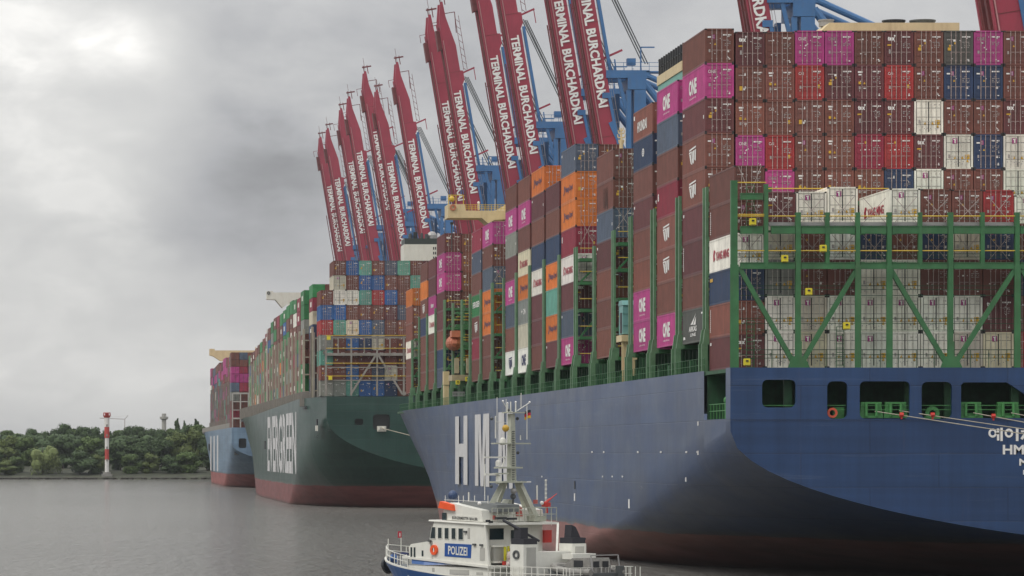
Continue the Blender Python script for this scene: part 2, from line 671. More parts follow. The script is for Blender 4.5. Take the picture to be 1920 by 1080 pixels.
def m_bar():
    b = MB()
    b.bar((0, 0.0, 0.06), (0, 0.0, CH - 0.04), 0.044, 4)
    for zz in (0.35, 0.95, 1.9, 2.45):
        b.box(-0.045, 0.045, -0.012, 0.045, zz, zz + 0.05)
    b.box(0.0, 0.34, -0.02, 0.0, 1.05, 1.085)
    return b


def dashes(b, x0, x1, z, h, mi, r, fill=0.75):
    x = x0
    while x < x1 - 0.03:
        w = r.uniform(0.05, 0.14)
        if r.random() < fill:
            b.box(x, min(x + w, x1), 0.020, 0.028, z, z + h, mi)
        x += w + r.uniform(0.02, 0.05)


def m_print(kind, seed):
    """marking decals on the doors: mats white, grey, yellow, magenta, navy, red"""
    r = random.Random(seed)
    b = MB()
    P = lambda x0, x1, z0, z1, mi: b.box(x0, x1, 0.019, 0.028, z0, z1, mi)
    if kind in ('reef',):
        if seed != 3:
            P(-0.50, -0.10, 2.10, 2.54, 3)
            b.box(-0.42, -0.18, 0.012, 0.018, 2.40, 2.48, 0)
            b.box(-0.34, -0.26, 0.012, 0.018, 2.15, 2.40, 0)
        P(0.56, 0.94, 0.82, 1.18, 2)
        b.text('!', (0.73, 0.017, 0.9), (0.05, 0, 0), (0, 0, 0.2), 4)
        for (cx, cz) in ((-0.28, 0.92), (0.32, 0.92), (0.76, 0.66)):
            b.prism([(cx - 0.12, cz - 0.10), (cx + 0.12, cz - 0.10), (cx, cz + 0.13)], 1, 0.019, 0.028, 2)
        dashes(b, 0.45, 0.95, 2.42, 0.06, 1, r)
        dashes(b, 0.2, 0.9, 2.18, 0.05, 1, r, 0.5)
        P(-0.85, -0.7, 0.9, 1.2, 1)
        for k in range(9):
            P(*(lambda a, c: (a, a + 0.05, c, c + 0.05))(r.uniform(-0.95, 0.9), r.uniform(0.3, 0.6)), 4)
        return b
    # container number, upper right
    dashes(b, 0.30, 1.0, 2.28, 0.11, 0, r, 0.95)
    dashes(b, 0.62, 0.85, 2.17, 0.07, 0, r, 0.9)
    for i in range(4 if kind != 'one' else 3):
        dashes(b, 0.33, 0.56, 1.86 - 0.14 * i, 0.06, 1, r)
        dashes(b, 0.66, 0.95, 1.86 - 0.14 * i, 0.06, 1, r)
    if kind == 'tex':
        b.text('tex', (-0.95, 0.017, 2.02), (0.62, 0, 0), (0, 0, 0.36), 0, 0.05)
        P(-0.98, -0.62, 1.60, 1.72, 2)
        P(-0.85, -0.70, 0.95, 1.3, 1)
        P(-0.42, -0.30, 2.36, 2.50, 0)
    elif kind == 'one':
        b.text('ONE', (-0.95, 0.017, 2.04), (0.66, 0, 0), (0, 0, 0.28), 0 if r.random() < 0.4 else 1)
        for q in range(4):
            P(*(lambda a, c: (a, a + 0.09, c, c + 0.09))(r.uniform(-0.6, -0.2), r.uniform(1.2, 1.9)), 0)
        P(-0.9, -0.74, 0.95, 1.2, 1)
    elif kind == 'cai':
        b.text('CAI', (-0.93, 0.017, 2.05), (0.42, 0, 0), (0, 0, 0.24), 0)
        P(0.62, 0.86, 0.95, 1.25, 2)
        P(-0.85, -0.70, 0.9, 1.15, 1)
    elif kind == 'bars':      # two stacked white bars and two warning marks
        P(-0.95, -0.55, 2.22, 2.36, 0)
        P(-0.90, -0.60, 2.02, 2.13, 0)
        P(-0.90, -0.70, 1.28, 1.50, 2)
        b.prism([(-0.5, 1.28), (-0.3, 1.28), (-0.4, 1.48)], 1, 0.019, 0.028, 2)
        P(-0.88, -0.72, 0.85, 1.10, 1)
        P(-0.48, -0.28, 0.90, 0.98, 0)
    elif kind == 'em':
        P(-0.66, -0.38, 2.0, 2.36, 3)
        P(-0.60, -0.55, 2.03, 2.33, 0)
        P(-0.49, -0.44, 2.03, 2.33, 0)
        P(-0.98, -0.70, 2.1, 2.22, 0)
        b.prism([(-0.45, 1.5), (-0.27, 1.5), (-0.36, 1.68)], 1, 0.019, 0.028, 2)
        P(-0.9, -0.76, 0.9, 1.15, 1)
        P(0.66, 0.82, 0.9, 1.1, 0)
    else:
        if r.random() < 0.6:
            b.text(r.choice(['TRITON', 'TEX', 'TCL', 'GOLD']) if False else 'triton', (-0.97, 0.017, 2.06), (0.5, 0, 0), (0, 0, 0.1), 0)
        for q in range(r.randint(2, 4)):
            a, c = r.uniform(-0.95, -0.3), r.uniform(0.8, 2.2)
            P(a, a + r.uniform(0.08, 0.2), c, c + r.uniform(0.08, 0.2), r.choice((0, 0, 1, 2)))
        if r.random() < 0.6:
            a = r.choice((-0.9, 0.62))
            P(a, a + 0.26, r.uniform(0.8, 1.5), 1.7 if False else 1.2, 2)
    dashes(b, 0.6, 0.9, 0.42, 0.07, 0, r, 0.6)
    P(0.78, 0.92, 0.30, 0.38, 0)
    for q in range(4):
        a, c = r.uniform(-0.9, 0.9), r.uniform(0.3, 2.3)
        P(a, a + 0.06, c, c + 0.06, 0)
    return b


PR_MATS = [WHITE, GREYP, YEL, MAGP, NAVYP, REDP]


def side_text(b, txt, f0, f1, z0, z1, mi=0, bold=0.02):
    y1 = CL * (1 - f0)
    b.text(txt, (-CW / 2 - 0.012, y1, z0), (0, -CL * (f1 - f0), 0), (0, 0, z1 - z0), mi, bold)


def side_poly(b, pts, f0, f1, z0, z1, mi=0):
    vs = [(-CW / 2 - 0.012, CL * (1 - (f0 + (f1 - f0) * a)), z0 + (z1 - z0) * c) for (a, c) in pts]
    b.add(vs, [tuple(range(len(vs)))], mi)


def m_logo(kind):
    b = MB()
    if kind == 'one':
        side_text(b, 'ONE', 0.30, 0.64, 0.80, 2.15, 0, 0.05)
        side_text(b, 'OCEAN NETWORK', 0.32, 0.62, 0.45, 0.60, 0, 0.0)
    elif kind == 'oned':
        side_text(b, 'ONE', 0.30, 0.66, 0.80, 2.15, 1, 0.05)
    elif kind in ('shld', 'shldd'):
        for pts in ([(0.05, 0.86), (0.97, 0.95), (0.97, 1.05), (0.05, 0.96)], [(0.02, 0.70), (0.28, 0.72), (0.34, 0.84), (0.02, 0.80)],
                    [(0.06, 0.68), (0.26, 0.68), (0.42, 0.02), (0.24, 0.14)], [(0.34, 0.80), (0.52, 0.82), (0.52, 0.30), (0.40, 0.45)],
                    [(0.58, 0.82), (0.78, 0.84), (0.66, 0.04), (0.54, 0.14)], [(0.84, 0.84), (0.98, 0.86), (0.94, 0.16), (0.76, 0.28)],
                    [(0.40, 0.40), (0.62, 0.40), (0.50, 0.0)]):
            side_poly(b, pts, 0.30, 0.62, 0.65, 2.1, 0 if kind == 'shld' else 1)
    elif kind == 'hapag':
        side_poly(b, [(0, 0), (0.5, 0), (1, 0.75), (0.5, 1), (0.5, 0.4)], 0.17, 0.27, 0.9, 1.95, 1)
        side_text(b, 'Hapag-Lloyd', 0.30, 0.80, 0.95, 1.75, 1, 0.02)
    elif kind == 'ym':
        side_poly(b, [(0.1, 0), (1, 0.2), (0.55, 0.5), (1, 0.9), (0.35, 1), (0, 0.6)], 0.16, 0.25, 0.9, 1.95, 2)
        side_text(b, 'YANG MING', 0.27, 0.80, 0.95, 1.72, 2, 0.03)
    elif kind == 'arkas':
        side_poly(b, [(0.05, 0), (0.45, 0.0), (0.95, 1), (0.62, 0.55)], 0.36, 0.62, 1.55, 2.5, 0)
        side_poly(b, [(0.5, 0), (0.9, 0.0), (0.98, 0.85)], 0.36, 0.62, 1.5, 2.3, 0)
        side_text(b, 'ARKAS', 0.30, 0.64, 0.95, 1.42, 0, 0.03)
        side_text(b, 'LINE', 0.36, 0.60, 0.55, 0.82, 0, 0.02)
        side_poly(b, [(0, 0), (1, 0), (1, 1), (0, 1)], 0.84, 0.97, 2.3, 2.45, 0)
        side_poly(b, [(0, 0), (1, 0.2), (0.8, 1), (0, 1)], 0.05, 0.14, 0.35, 0.6, 0)
    elif kind == 'hyu':
        side_text(b, 'HYUNDAI', 0.22, 0.72, 0.75, 1.75, 0, 0.04)
        side_poly(b, [(0, 0), (1, 0), (1, 1), (0, 1)], 0.03, 0.09, 2.1, 2.5, 0)
    elif kind == 'oval':
        vs = [(0.5 + 0.5 * math.cos(i * 0.524), 0.5 + 0.5 * math.sin(i * 0.524)) for i in range(12)]
        side_poly(b, vs, 0.46, 0.58, 1.1, 1.9, 0)
        side_text(b, '8', 0.49, 0.55, 1.25, 1.75, 1, 0.0)
        b.v[-len(text_geo('8')[0]):] = [(x - 0.006, y, z) for x, y, z in b.v[-len(text_geo('8')[0]):]]
    elif kind == 'eight':
        side_text(b, '8', 0.05, 0.11, 1.6, 2.3, 0, 0.04)
    elif kind == 'vert':
        for i in range(12):
            side_poly(b, [(0, 0), (1, 0), (1, 1), (0, 1)], 0.04, 0.07, 0.5 + i * 0.17, 0.6 + i * 0.17, 0)
    elif kind == 'cma':
        side_poly(b, [(0.5, 0), (0.62, 0.38), (1, 0.5), (0.62, 0.62), (0.5, 1), (0.38, 0.62), (0, 0.5), (0.38, 0.38)], 0.28, 0.40, 1.1, 1.9, 0)
        side_text(b, 'CMA', 0.45, 0.66, 1.1, 1.8, 0, 0.03)
    elif kind == 'eg':
        side_text(b, 'EVERGREEN', 0.12, 0.86, 1.2, 2.0, 0, 0.03)
    elif kind == 'yel':
        side_poly(b, [(0, 0), (1, 0), (1, 1), (0, 1)], 0.03, 0.15, 2.05, 2.35, 3)
    elif kind == 'inn':
        side_text(b, 'inn', 0.35, 0.7, 1.1, 1.8, 0, 0.03)
    elif kind == 'dot':
        side_poly(b, [(0, 0), (1, 0), (1, 1), (0, 1)], 0.04, 0.09, 2.2, 2.45, 0)
        side_poly(b, [(0, 0), (1, 0), (1, 1), (0, 1)], 0.93, 0.96, 1.2, 1.5, 0)
    elif kind == 'strk':
        for (a, z) in ((0.42, 0.4), (0.5, 0.2), (0.56, 0.5), (0.63, 0.1)):
            side_poly(b, [(0, 0), (1, 0), (0.7, 1), (0.4, 1)], a, a + 0.05, z, 2.3, 4)
    return b


LG_MATS = [WHITE, NAVYP, REDP, YEL, MATS.setdefault('rust_streak', mat('rust_streak', (0.09, 0.04, 0.03), rough=0.8))]
LGNAME = {'one': 'white three-letter logo', 'oned': 'dark three-letter logo', 'shld': 'white shield emblem', 'shldd': 'dark shield emblem',
          'hapag': 'dark blue lettering', 'ym': 'red lettering', 'arkas': 'white sail logo', 'hyu': 'white lettering', 'oval': 'white oval badge',
          'eight': 'small white mark', 'vert': 'upright white lettering', 'cma': 'white star logo', 'eg': 'white lettering',
          'yel': 'yellow corner mark', 'inn': 'short white logo', 'dot': 'tiny white marks', 'strk': 'dark streaks'}
MC = {}


def mesh_of(key, builder, mats):
    if key not in MC:
        o = builder().build(key[0], mats, link=False)
        MC[key] = o.data
        bpy.data.objects.remove(o)
    return MC[key]


def child(name, me, parent, loc=(0, 0, 0), color=None):
    o = bpy.data.objects.new(name, me)
    o.parent = parent
    o.location = loc
    if color:
        o.color = color
    C.objects.link(o)
    return o


NCONT = 0


def container(code, x, y, z, h, label, group, logo=None, prnt=None, doors=True, reefer=False, bars=True):
    """one shipping container; x = left side, y = aft face, z = bottom"""
    global NCONT
    NCONT += 1
    c = COLS[code]
    j = R.uniform(0.88, 1.13)
    col = (min(c[0] * j * R.uniform(0.96, 1.05), 1), min(c[1] * j, 1), min(c[2] * j * R.uniform(0.95, 1.06), 1), 1)
    root = empty('shipping_container', (x + CW / 2, y + R.uniform(-0.03, 0.03), z))
    root.scale = (1, 1, (h - 0.015) / CH)
    tag(root, label, 'container', group)
    child('body', mesh_of(('body',), m_body, [PAINT, DARKR]), root, color=col)
    if doors:
        for sx, bx in ((-1, (-0.62, -0.23)), (1, (0.20, 0.64))):
            d = child('door', mesh_of(('door', sx, reefer), lambda: m_door(sx, reefer), [PAINT, DARKR]), root, color=col)
            if bars:
                for q in bx:
                    child('locking_bar', mesh_of(('locking_bar', reefer), m_bar, [STEELW if reefer else GALV]), d, (q, 0.0 if not reefer else 0.0, 0))
        if prnt:
            seed = R.randint(0, 3)
            tag(child('marking', mesh_of(('marking', prnt, seed), lambda: m_print(prnt, seed), PR_MATS), root), kind='stuff')
    if logo:
        child('logo', mesh_of(('logo', logo), lambda: m_logo(logo), LG_MATS), root)
    return root


# ------------------------------------------------------------------ ship hulls
def make_hull(name, X0, B, Y0, L, deck, zb_tab, zt_tab, topw, wlw, hmat, parent, p=2.0, q=1.3, notch=None, taper=None,
              transom_mat=None, holes=(), bow_side=None):
    """port and starboard shells and the transom. topw / wlw: half breadth at deck / waterline against distance from the transom"""
    Xc = X0 + B
    sts = [0, 1.2, 2.5, 4, 6, 9, 12.9, 13.0, 16, 20, 25, 29, 34, 39, 44, 50, 58, 66, 76, 86, 96, 106, 118, 130, 145, 160, 185, 210, 235,
           260, 280, 300, 315, 330, 345, 360, 370, 380, 388, 394, 398, L]
    if notch:
        sts += [notch[0], notch[0] + 0.02, notch[1] - 0.02, notch[1]]
    sts = sorted(set(s for s in sts if s <= L))
    T1, T2 = 4, 18
    b = MB()
    rows = []
    for s in sts:
        dk = deck(s)
        ztop = dk
        if notch and notch[0] + 0.01 < s < notch[1] - 0.01:
            ztop = notch[2]
        zt, zb = interp(zt_tab, s), interp(zb_tab, s)
        tB = interp(topw, s)
        wB = interp(wlw, s)
        pts = []
        zt_ = min(zt, dk - 0.5)
        zl = max(zb, -2.0)

        def half(z):
            f = max(0.0, min(1.0, (z / dk))) ** 0.85 if dk else 1
            hb = wB + (tB - wB) * f if s > 150 else tB
            if z < zt:
                t = min(1.0, (zt - z) / (zt - zb))
                hb = min(hb, tB * max(0.0, (1 - t ** p)) ** (1 / q))
            return hb
        for i in range(T1):
            z = ztop + (max(zt_, -1.9) - ztop) * i / T1
            pts.append((half(z), z))
        for i in range(T2 + 1):
            u = (i / T2)
            u = u ** 0.8 if s < 60 else u
            z = max(zt_, -1.9) + (zl - max(zt_, -1.9)) * (1 - (1 - u) ** 1.6 if s < 50 else u)
            pts.append((half(z), z))
        rows.append((s, pts))
    n = T1 + T2 + 1
    for sg in (-1, 1):
        vs, fs = [], []
        for s, pts in rows:
            for (hb, z) in pts:
                vs.append((Xc + sg * hb, Y0 + s, z))
        for i in range(len(rows) - 1):
            for j in range(n - 1):
                f = (i * n + j, (i + 1) * n + j, (i + 1) * n + j + 1, i * n + j + 1)
                fs.append(f if sg < 0 else f[::-1])
        b.add(vs, fs)
    hull = b.build('hull', hmat, parent, smooth=True)
    # transom, flat, with openings
    s0, pts = rows[0]
    outer = [(Xc - hb, z) for hb, z in pts] + [(Xc + hb, z) for hb, z in pts[::-1] if hb > 0.01]
    vs, fs = plate_with_holes(outer, list(holes))
    t = MB()
    t.add([(a, Y0 - 0.01, z) for a, z in vs], fs)
    # thickness of the opening edges
    for h in holes:
        m = len(h)
        vv = [(a, Y0 - 0.01, z) for a, z in h] + [(a, Y0 + 0.35, z) for a, z in h]
        t.add(vv, [(i, (i + 1) % m, m + (i + 1) % m, m + i) for i in range(m)])
    tr = t.build('transom', transom_mat or hmat, parent)
    return hull, tr


SHIP1 = empty('container_ship', (0, 0, 0))
tag(SHIP1, 'nearest huge container ship, blue transom and grey-blue side with green lashing bridges', 'ship')
Y1 = 306.0
X1 = 51.4
B1 = 30.75
DK1 = 17.65
hull1 = hullmat('blue_hull_paint', (0.019, 0.051, 0.135), (0.27, 0.125, 0.11), 3.5, rough=0.33, waterdark=0.35)
TZ = lambda y: zat(y, Y1)
TX = lambda x: xat(x, Y1)
holes1 = [rrect(TX(1429), TX(1492), TZ(764), TZ(712), 0.42), rrect(TX(1551), TX(1589), TZ(785), TZ(715), 0.45),
          rrect(TX(1612), TX(1706), TZ(785), TZ(715), 0.4), rrect(TX(1728), TX(1785), TZ(785), TZ(716), 0.45),
          [(TX(1802), TZ(784)), (TX(1802), TZ(722)), (TX(1807), TZ(717)), (TX(1888), TZ(717)), (TX(1930), TZ(745)), (TX(2010), TZ(745)), (TX(2052), TZ(717)), (TX(2130), TZ(717)), (TX(2130), TZ(784))],
          ]
# mirrored ones out of frame
xm = 2 * (X1 + B1)
for h in holes1[:4]:
    holes1.append([(xm - a, z) for a, z in h][::-1])
make_hull('hull', X1, B1, Y1, 399.0, lambda s: DK1,
          [(0, 3.6), (29, 0.0), (44, -0.7), (66, -3.8), (90, -5), (106, -7), (130, -12), (160, -15.5), (400, -15.5)],
          [(0, 12.6), (12, 11), (25, 9.2), (46, 6.2), (66, 4.0), (90, 2.2), (106, 0.8), (130, -2), (160, -8), (400, -10)],
          [(0, B1), (312, B1), (330, 30.2), (345, 28.5), (360, 25), (375, 19.5), (388, 12), (396, 5), (399, 0.4)],
          [(0, B1), (220, 30.6), (270, 28.8), (300, 25.6), (330, 21.0), (360, 13.5), (380, 5), (390, 0.3), (399, 0.3)],
          hull1, SHIP1, notch=(2.2, 13.0, zat(786, 312)), holes=holes1)

# interior of the mooring deck behind the openings
b = MB()
zf, zc = TZ(789), TZ(706)
b.box(X1 + 0.25, xm - X1 - 0.25, Y1 + 0.6, Y1 + 13.5, zf - 0.2, zf)
b.box(X1 + 0.1, xm - X1 - 0.1, Y1 + 0.1, Y1 + 13.5, DK1 - 0.35, DK1 - 0.05)
b.box(X1 + 2.5, xm - X1 - 2.5, Y1 + 10, Y1 + 10.3, zf, DK1 - 0.4)
b.box(X1 + 0.3, X1 + 2.4, Y1 + 13.0, Y1 + 13.3, zf, DK1 - 0.4)
for x in (1488, 1716, 1790, 1915, 2100):
    b.box(TX(x) - 0.55, TX(x) + 0.1, Y1 + 1.2, Y1 + 1.6, zf, DK1 - 0.4)
b.build('mooring_deck', GREEND, SHIP1)


def fairlead(xc, yb, w=1.9, h=1.25):
    b = MB()
    X, z0, y = TX(xc), TZ(yb), Y1 + 0.5
    for sg in (-1, 1):
        b.prism([(X + sg * w * 0.5, z0), (X + sg * w * 0.30, z0), (X + sg * w * 0.26, z0 + h * 0.92), (X + sg * w * 0.42, z0 + h * 0.92)][::sg], 1, y, y + 0.55)
        b.bar((X + sg * w * 0.22, y - 0.06, z0 + 0.1), (X + sg * w * 0.22, y - 0.06, z0 + h * 0.9), 0.26, 8)
    b.box(X - w * 0.44, X + w * 0.44, y - 0.02, y + 0.6, z0 + h * 0.88, z0 + h)
    b.box(X - w * 0.5, X + w * 0.5, y - 0.05, y + 0.6, z0 - 0.02, z0 + 0.16)
    b.box(X - w * 0.25, X + w * 0.25, y + 0.3, y + 0.5, z0 + 0.16, z0 + h * 0.3)
    b.build('fairlead', FGREEN, SHIP1)


FGREEN = mat('bright_green_paint', (0.055, 0.22, 0.06), rough=0.45, var=0.2, scale=2)
for x in (1636, 1682, 1823, 1893):
    fairlead(x, 783)
b = MB()
b.ring((TX(1751), Y1 + 0.6, TZ(775)), (1, 0, 0), (0, 0, 1), 0.42, 0.16)
b.box(TX(1736), TX(1766), Y1 + 0.5, Y1 + 0.8, TZ(786), TZ(781))
b.build('mooring_ring', FGREEN, SHIP1)
b = MB()
b.box(TX(1567), TX(1587), Y1 + 0.9, Y1 + 1.3, TZ(785), TZ(763))
b.build('equipment_box', FGREEN, SHIP1)
b = MB()   # railing inside the openings and the side gap
for (xa, xb) in ((1432, 1490), (1552, 1588), (1612, 1706), (1728, 1785), (1802, 1925)):
    for y in (760, 768):
        b.bar((TX(xa), Y1 + 0.4, TZ(y)), (TX(xb), Y1 + 0.4, TZ(y)), 0.05)
for k in range(7):
    b.bar((X1 + 0.4, Y1 + 3 + k * 1.5, zat(786, 312)), (X1 + 0.4, Y1 + 3 + k * 1.5, zat(757, 312)), 0.07)
for z in (zat(757, 312), zat(770, 312)):
    b.bar((X1 + 0.4, Y1 + 2.6, z), (X1 + 0.4, Y1 + 12.6, z), 0.06)
tag(b.build('deck_railing', FGREEN, SHIP1), kind='stuff')
b = MB()
for k, yy in enumerate((3.6, 5.2, 8.4)):
    b.bar((X1 + 1.2, Y1 + yy, zf), (X1 + 1.2, Y1 + yy, zf + 1.7), 0.55, 8)
    b.ball((X1 + 1.2, Y1 + yy, zf + 1.75), 0.36, nu=8, nv=5)
b.build('bollard', FGREEN, SHIP1)

# rounded stiffening line below openings
b = MB()
b.box(TX(1375), TX(2700), Y1 - 0.05, Y1 - 0.012, TZ(788.3), TZ(787.6))
b.build('rubbing_strake', hull1, SHIP1)

# hull lettering
b = MB()
zt_, zb_ = 15.85, 6.5
sx = X1 - 0.04


def side_letter_h(y_far, y_near, st):
    for a, c in ((y_far, y_far - st), (y_near + st, y_near)):
        b.add([(sx, a, zb_), (sx, c, zb_), (sx, c, zt_), (sx, a, zt_)], [(0, 1, 2, 3)])
    zm = (zt_ + zb_) / 2
    b.add([(sx - 0.0, y_far - st, zm - 0.9), (sx, y_near + st, zm - 0.9), (sx, y_near + st, zm + 0.9), (sx, y_far - st, zm + 0.9)], [(0, 1, 2, 3)])


def side_letter_m(y_far, y_near, st):
    w = y_near - y_far
    pts = [(0, 0), (0, 1), (.41, 1), (.5, .30), (.59, 1), (1, 1), (1, 0), (.75, 0), (.75, .78), (.61, 0), (.39, 0), (.25, .78), (.25, 0)]
    b.add([(sx, y_far + w * a, zb_ + (zt_ - zb_) * c) for a, c in pts], [tuple(range(len(pts)))])


mat('hull_white', (0.62, 0.61, 0.60), rough=0.5, var=0.1, scale=0.5)
for fn, pa_, pb2, stw in ((side_letter_h, 694, 717, 5.4), (side_letter_m, 731, 758, 5.2), (side_letter_m, 775, 802, 5.0)):
    b = MB()
    fn(7200 * X1 / pa_, 7200 * X1 / pb2, stw)
    b.build('lettering', MATS['hull_white'], SHIP1)

# stern lettering (only what the picture shows of it)
b = MB()
yy = Y1 - 0.04


def rectt(xa, xb, ya, yb):
    b.add([(TX(xa), yy, TZ(yb)), (TX(xb), yy, TZ(yb)), (TX(xb), yy, TZ(ya)), (TX(xa), yy, TZ(ya))], [(0, 1, 2, 3)])


def hring(cx, cy, rx, ry, t):
    n = 20
    vs, fs = [], []
    for i in range(n):
        a = 2 * math.pi * i / n
        vs += [(TX(cx + rx * math.cos(a)), yy, TZ(cy + ry * math.sin(a))), (TX(cx + (rx - t) * math.cos(a)), yy, TZ(cy + (ry - t) * math.sin(a)))]
    for i in range(n):
        j = (i + 1) % n
        fs.append((2 * i, 2 * i + 1, 2 * j + 1, 2 * j))
    b.add(vs, fs)


hring(1861, 812, 8, 8.5, 4)
rectt(1867, 1873, 811, 814)
rectt(1869, 1873.5, 803.5, 826)
rectt(1875.5, 1880, 802, 827)
hring(1891.5, 812, 8, 8.5, 4)
rectt(1904.5, 1909.5, 802, 827)
rectt(1914, 1930, 807, 810.5)
rectt(1920, 1924, 803, 807)
b.add([(TX(1913), yy, TZ(822)), (TX(1917), yy, TZ(825)), (TX(1926), yy, TZ(812)), (TX(1921), yy, TZ(811))], [(0, 1, 2, 3)])
rectt(1933, 1937.5, 802, 827)
b.build('lettering', WHITE, SHIP1)
b = MB()
b.text('HMM', (TX(1880), yy, TZ(852)), (TX(1942) - TX(1880), 0, 0), (0, 0, TZ(834) - TZ(852)), None, 0.03)
b.build('lettering', WHITE, SHIP1)
b = MB()
b.text('M', (TX(1911), yy, TZ(873)), (TX(1926) - TX(1911), 0, 0), (0, 0, TZ(860) - TZ(873)), None, 0.03)
b.text('IMO', (TX(1918), yy, TZ(890)), (TX(1946) - TX(1918), 0, 0), (0, 0, TZ(881) - TZ(890)), None, 0.03)
b.build('lettering', WHITE, SHIP1)

# draught marks and small fittings on the side
b = MB()
for (x, y0, y1) in ((1078, 902, 917), (1078, 925, 939), (1180, 936, 953)):
    Y = K * X1 / (x - VX)
    b.box(X1 - 0.05, X1 - 0.02, Y - 0.4, Y + 0.4, zat(y1, Y), zat(y0, Y), 1 if y0 == 902 else 0)
for x in (1111, 1133, 1197, 1240, 1288, 1309):
    Y = K * X1 / (x - VX)
    b.box(X1 - 0.08, X1 - 0.02, Y - 0.35, Y + 0.35, zat(849, Y), zat(846, Y))
for x in (1017, 1131, 1149, 1168):
    Y = K * X1 / (x - VX)
    b.box(X1 - 0.08, X1 - 0.02, Y - 0.25, Y + 0.25, zat(895, Y), zat(892, Y))
for (x, y) in ((1310, 790), (1310, 845), (1287, 895)):
    Y = K * X1 / (x - VX)
    b.box(X1 - 0.08, X1 - 0.02, Y - 0.15, Y + 0.15, zat(y + 8, Y), zat(y, Y))
b.build('hull_marks', [WHITE, BLACK], SHIP1)

# skeg / rudder head
b = MB()
b.prism([(X1 + B1 - 1.5, -2), (X1 + B1 + 1.5, -2), (X1 + B1 + 1.2, 2.6), (X1 + B1 - 1.2, 2.6)], 1, Y1 + 3.5, Y1 + 12)
b.build('rudder', hull1, SHIP1)

# deck, coaming, railing, pedestals under the cargo
b = MB()
b.box(X1 + 0.3, xm - X1 - 0.3, Y1 + 13.6, Y1 + 330, DK1 - 0.4, DK1 - 0.06)
b.build('deck', GREEND, SHIP1)
b = MB()
b.box(X1 + 2.6, xm - X1 - 2.6, Y1 + 13.8, Y1 + 322, DK1 - 0.05, 20.25)
for i in range(150):
    y = Y1 + 15 + i * 2.05
    b.box(X1 + 2.3, X1 + 2.59, y, y + 0.2, DK1, 20.2)
    if i % 3 == 0:
        b.box(X1 + 1.2, X1 + 2.2, y + 0.4, y + 1.2, DK1, DK1 + R.uniform(0.6, 1.5))
b.build('hatch_coaming', GREEND, SHIP1)
b = MB()
for i in range(215):
    y = Y1 + 14.5 + i * 1.45
    b.bar((X1 + 0.25, y, DK1 - 0.05), (X1 + 0.25, y, DK1 + 1.1), 0.05)
for z in (DK1 + 0.55, DK1 + 1.1):
    b.bar((X1 + 0.25, Y1 + 14, z), (X1 + 0.25, Y1 + 325, z), 0.03)
tag(b.build('side_railing', GREEN, SHIP1), kind='stuff')

# ------------------------------------------------------------------ cargo of the near ship
GRP = 'containers stacked on the blue ship'


def lab(code, extra, where):
    s = CNAME[code] + ' container'
    if extra:
        s += ' with ' + extra
    return s + ', ' + where


def parse(s):
    out = []
    for t in s.split():
        c, _, lg = t.partition(':')
        out.append((c, lg or None))
    return out


CX1 = 52.2
BAYS = [  # aft face Y, top of stack, base, contents from the top (side logos)
    ('A', 309.0, zat(310, 309), DK1 + 0.04, 'br br:vert wh:ym nv:yel rb:vert mr:dot'),
    ('B', 323.5, zat(53, 323.5), 20.3, 'br on:one mr:dot rb:shld rb:shld mr:dot mr:vert br dg:arkas'),
    ('C', 338.5, zat(149, 338.5), 20.4, 'on:one sg br cr:eight rb:shld rb:shld br on:one'),
    ('D', 353.5, zat(191, 353.5), 20.4, 'rb:hyu nv:oval br mr:dot br rb on:one on:one'),
    ('E', 379.8, zat(278, 379.8), 20.4, 'br br:strk sg:dot mr:dot rb br rb'),
    ('F', 409.0, zat(269, 409), 20.4, 'sg:dot or:hapag or:hapag cr:eight wh:ym mr sg:dot on:one'),
    ('G', 423.0, zat(339, 423), 20.4, 'mr br nv or:hapag tg or:hapag mr:dot'),
    ('H', 437.0, zat(310, 437), 20.4, 'or:hapag mr:dot rb nv wh:ym mr mr br'),
    ('I', 451.0, zat(327, 451), 20.4, 'br on:one br cm:ym or:hapag gy:cma bw wh:oned'),
    ('J', 465.0, zat(343, 465), 20.4, 'br on:one gy:dot mr on:one sg rb wh:shldd'),
    ('L2', 492.5, zat(415, 492.5), 20.4, 'on:one br:dot sg or:hapag or:hapag br:dot br'),
    ('L1', 506.5, zat(427, 506.5), 20.4, 'cr:dot sg:dot br gn:eg br:shld cr:dot br'),
    ('K4', 558.0, zat(437, 558), 20.4, 'mr on:one on:one mr mr rb nv sg'),
    ('K3', 572.0, zat(482, 572), 20.4, 'mr mr on:inn wh:ym br br br'),
    ('K2', 586.0, zat(490, 586), 20.4, 'br or br:shld nv br br br'),
    ('K1', 613.0, zat(540, 613), 20.4, 'or rb rb wh:ym br rb'),
]
OPEN_ENDS = {'A', 'B', 'D', 'E', 'F', 'H', 'J', 'L2', 'L1', 'K4', 'K1', 'C'}
PR = {'br': ['plain', 'bars', 'plain', 'em'], 'rb': ['bars', 'plain', 'em'], 'mr': ['tex', 'tex', 'plain'], 'cr': ['cai', 'plain'],
      'rd': ['cai', 'plain'], 'on': ['one'], 'nv': ['em', 'plain'], 'bl': ['plain', 'em'], 'sg': ['plain', 'em'], 'gy': ['plain'],
      'dg': ['plain'], 'wh': ['reef'], 'cm': ['reef'], 'or': ['plain'], 'gn': ['plain'], 'tg': ['plain'], 'bw': ['reef']}
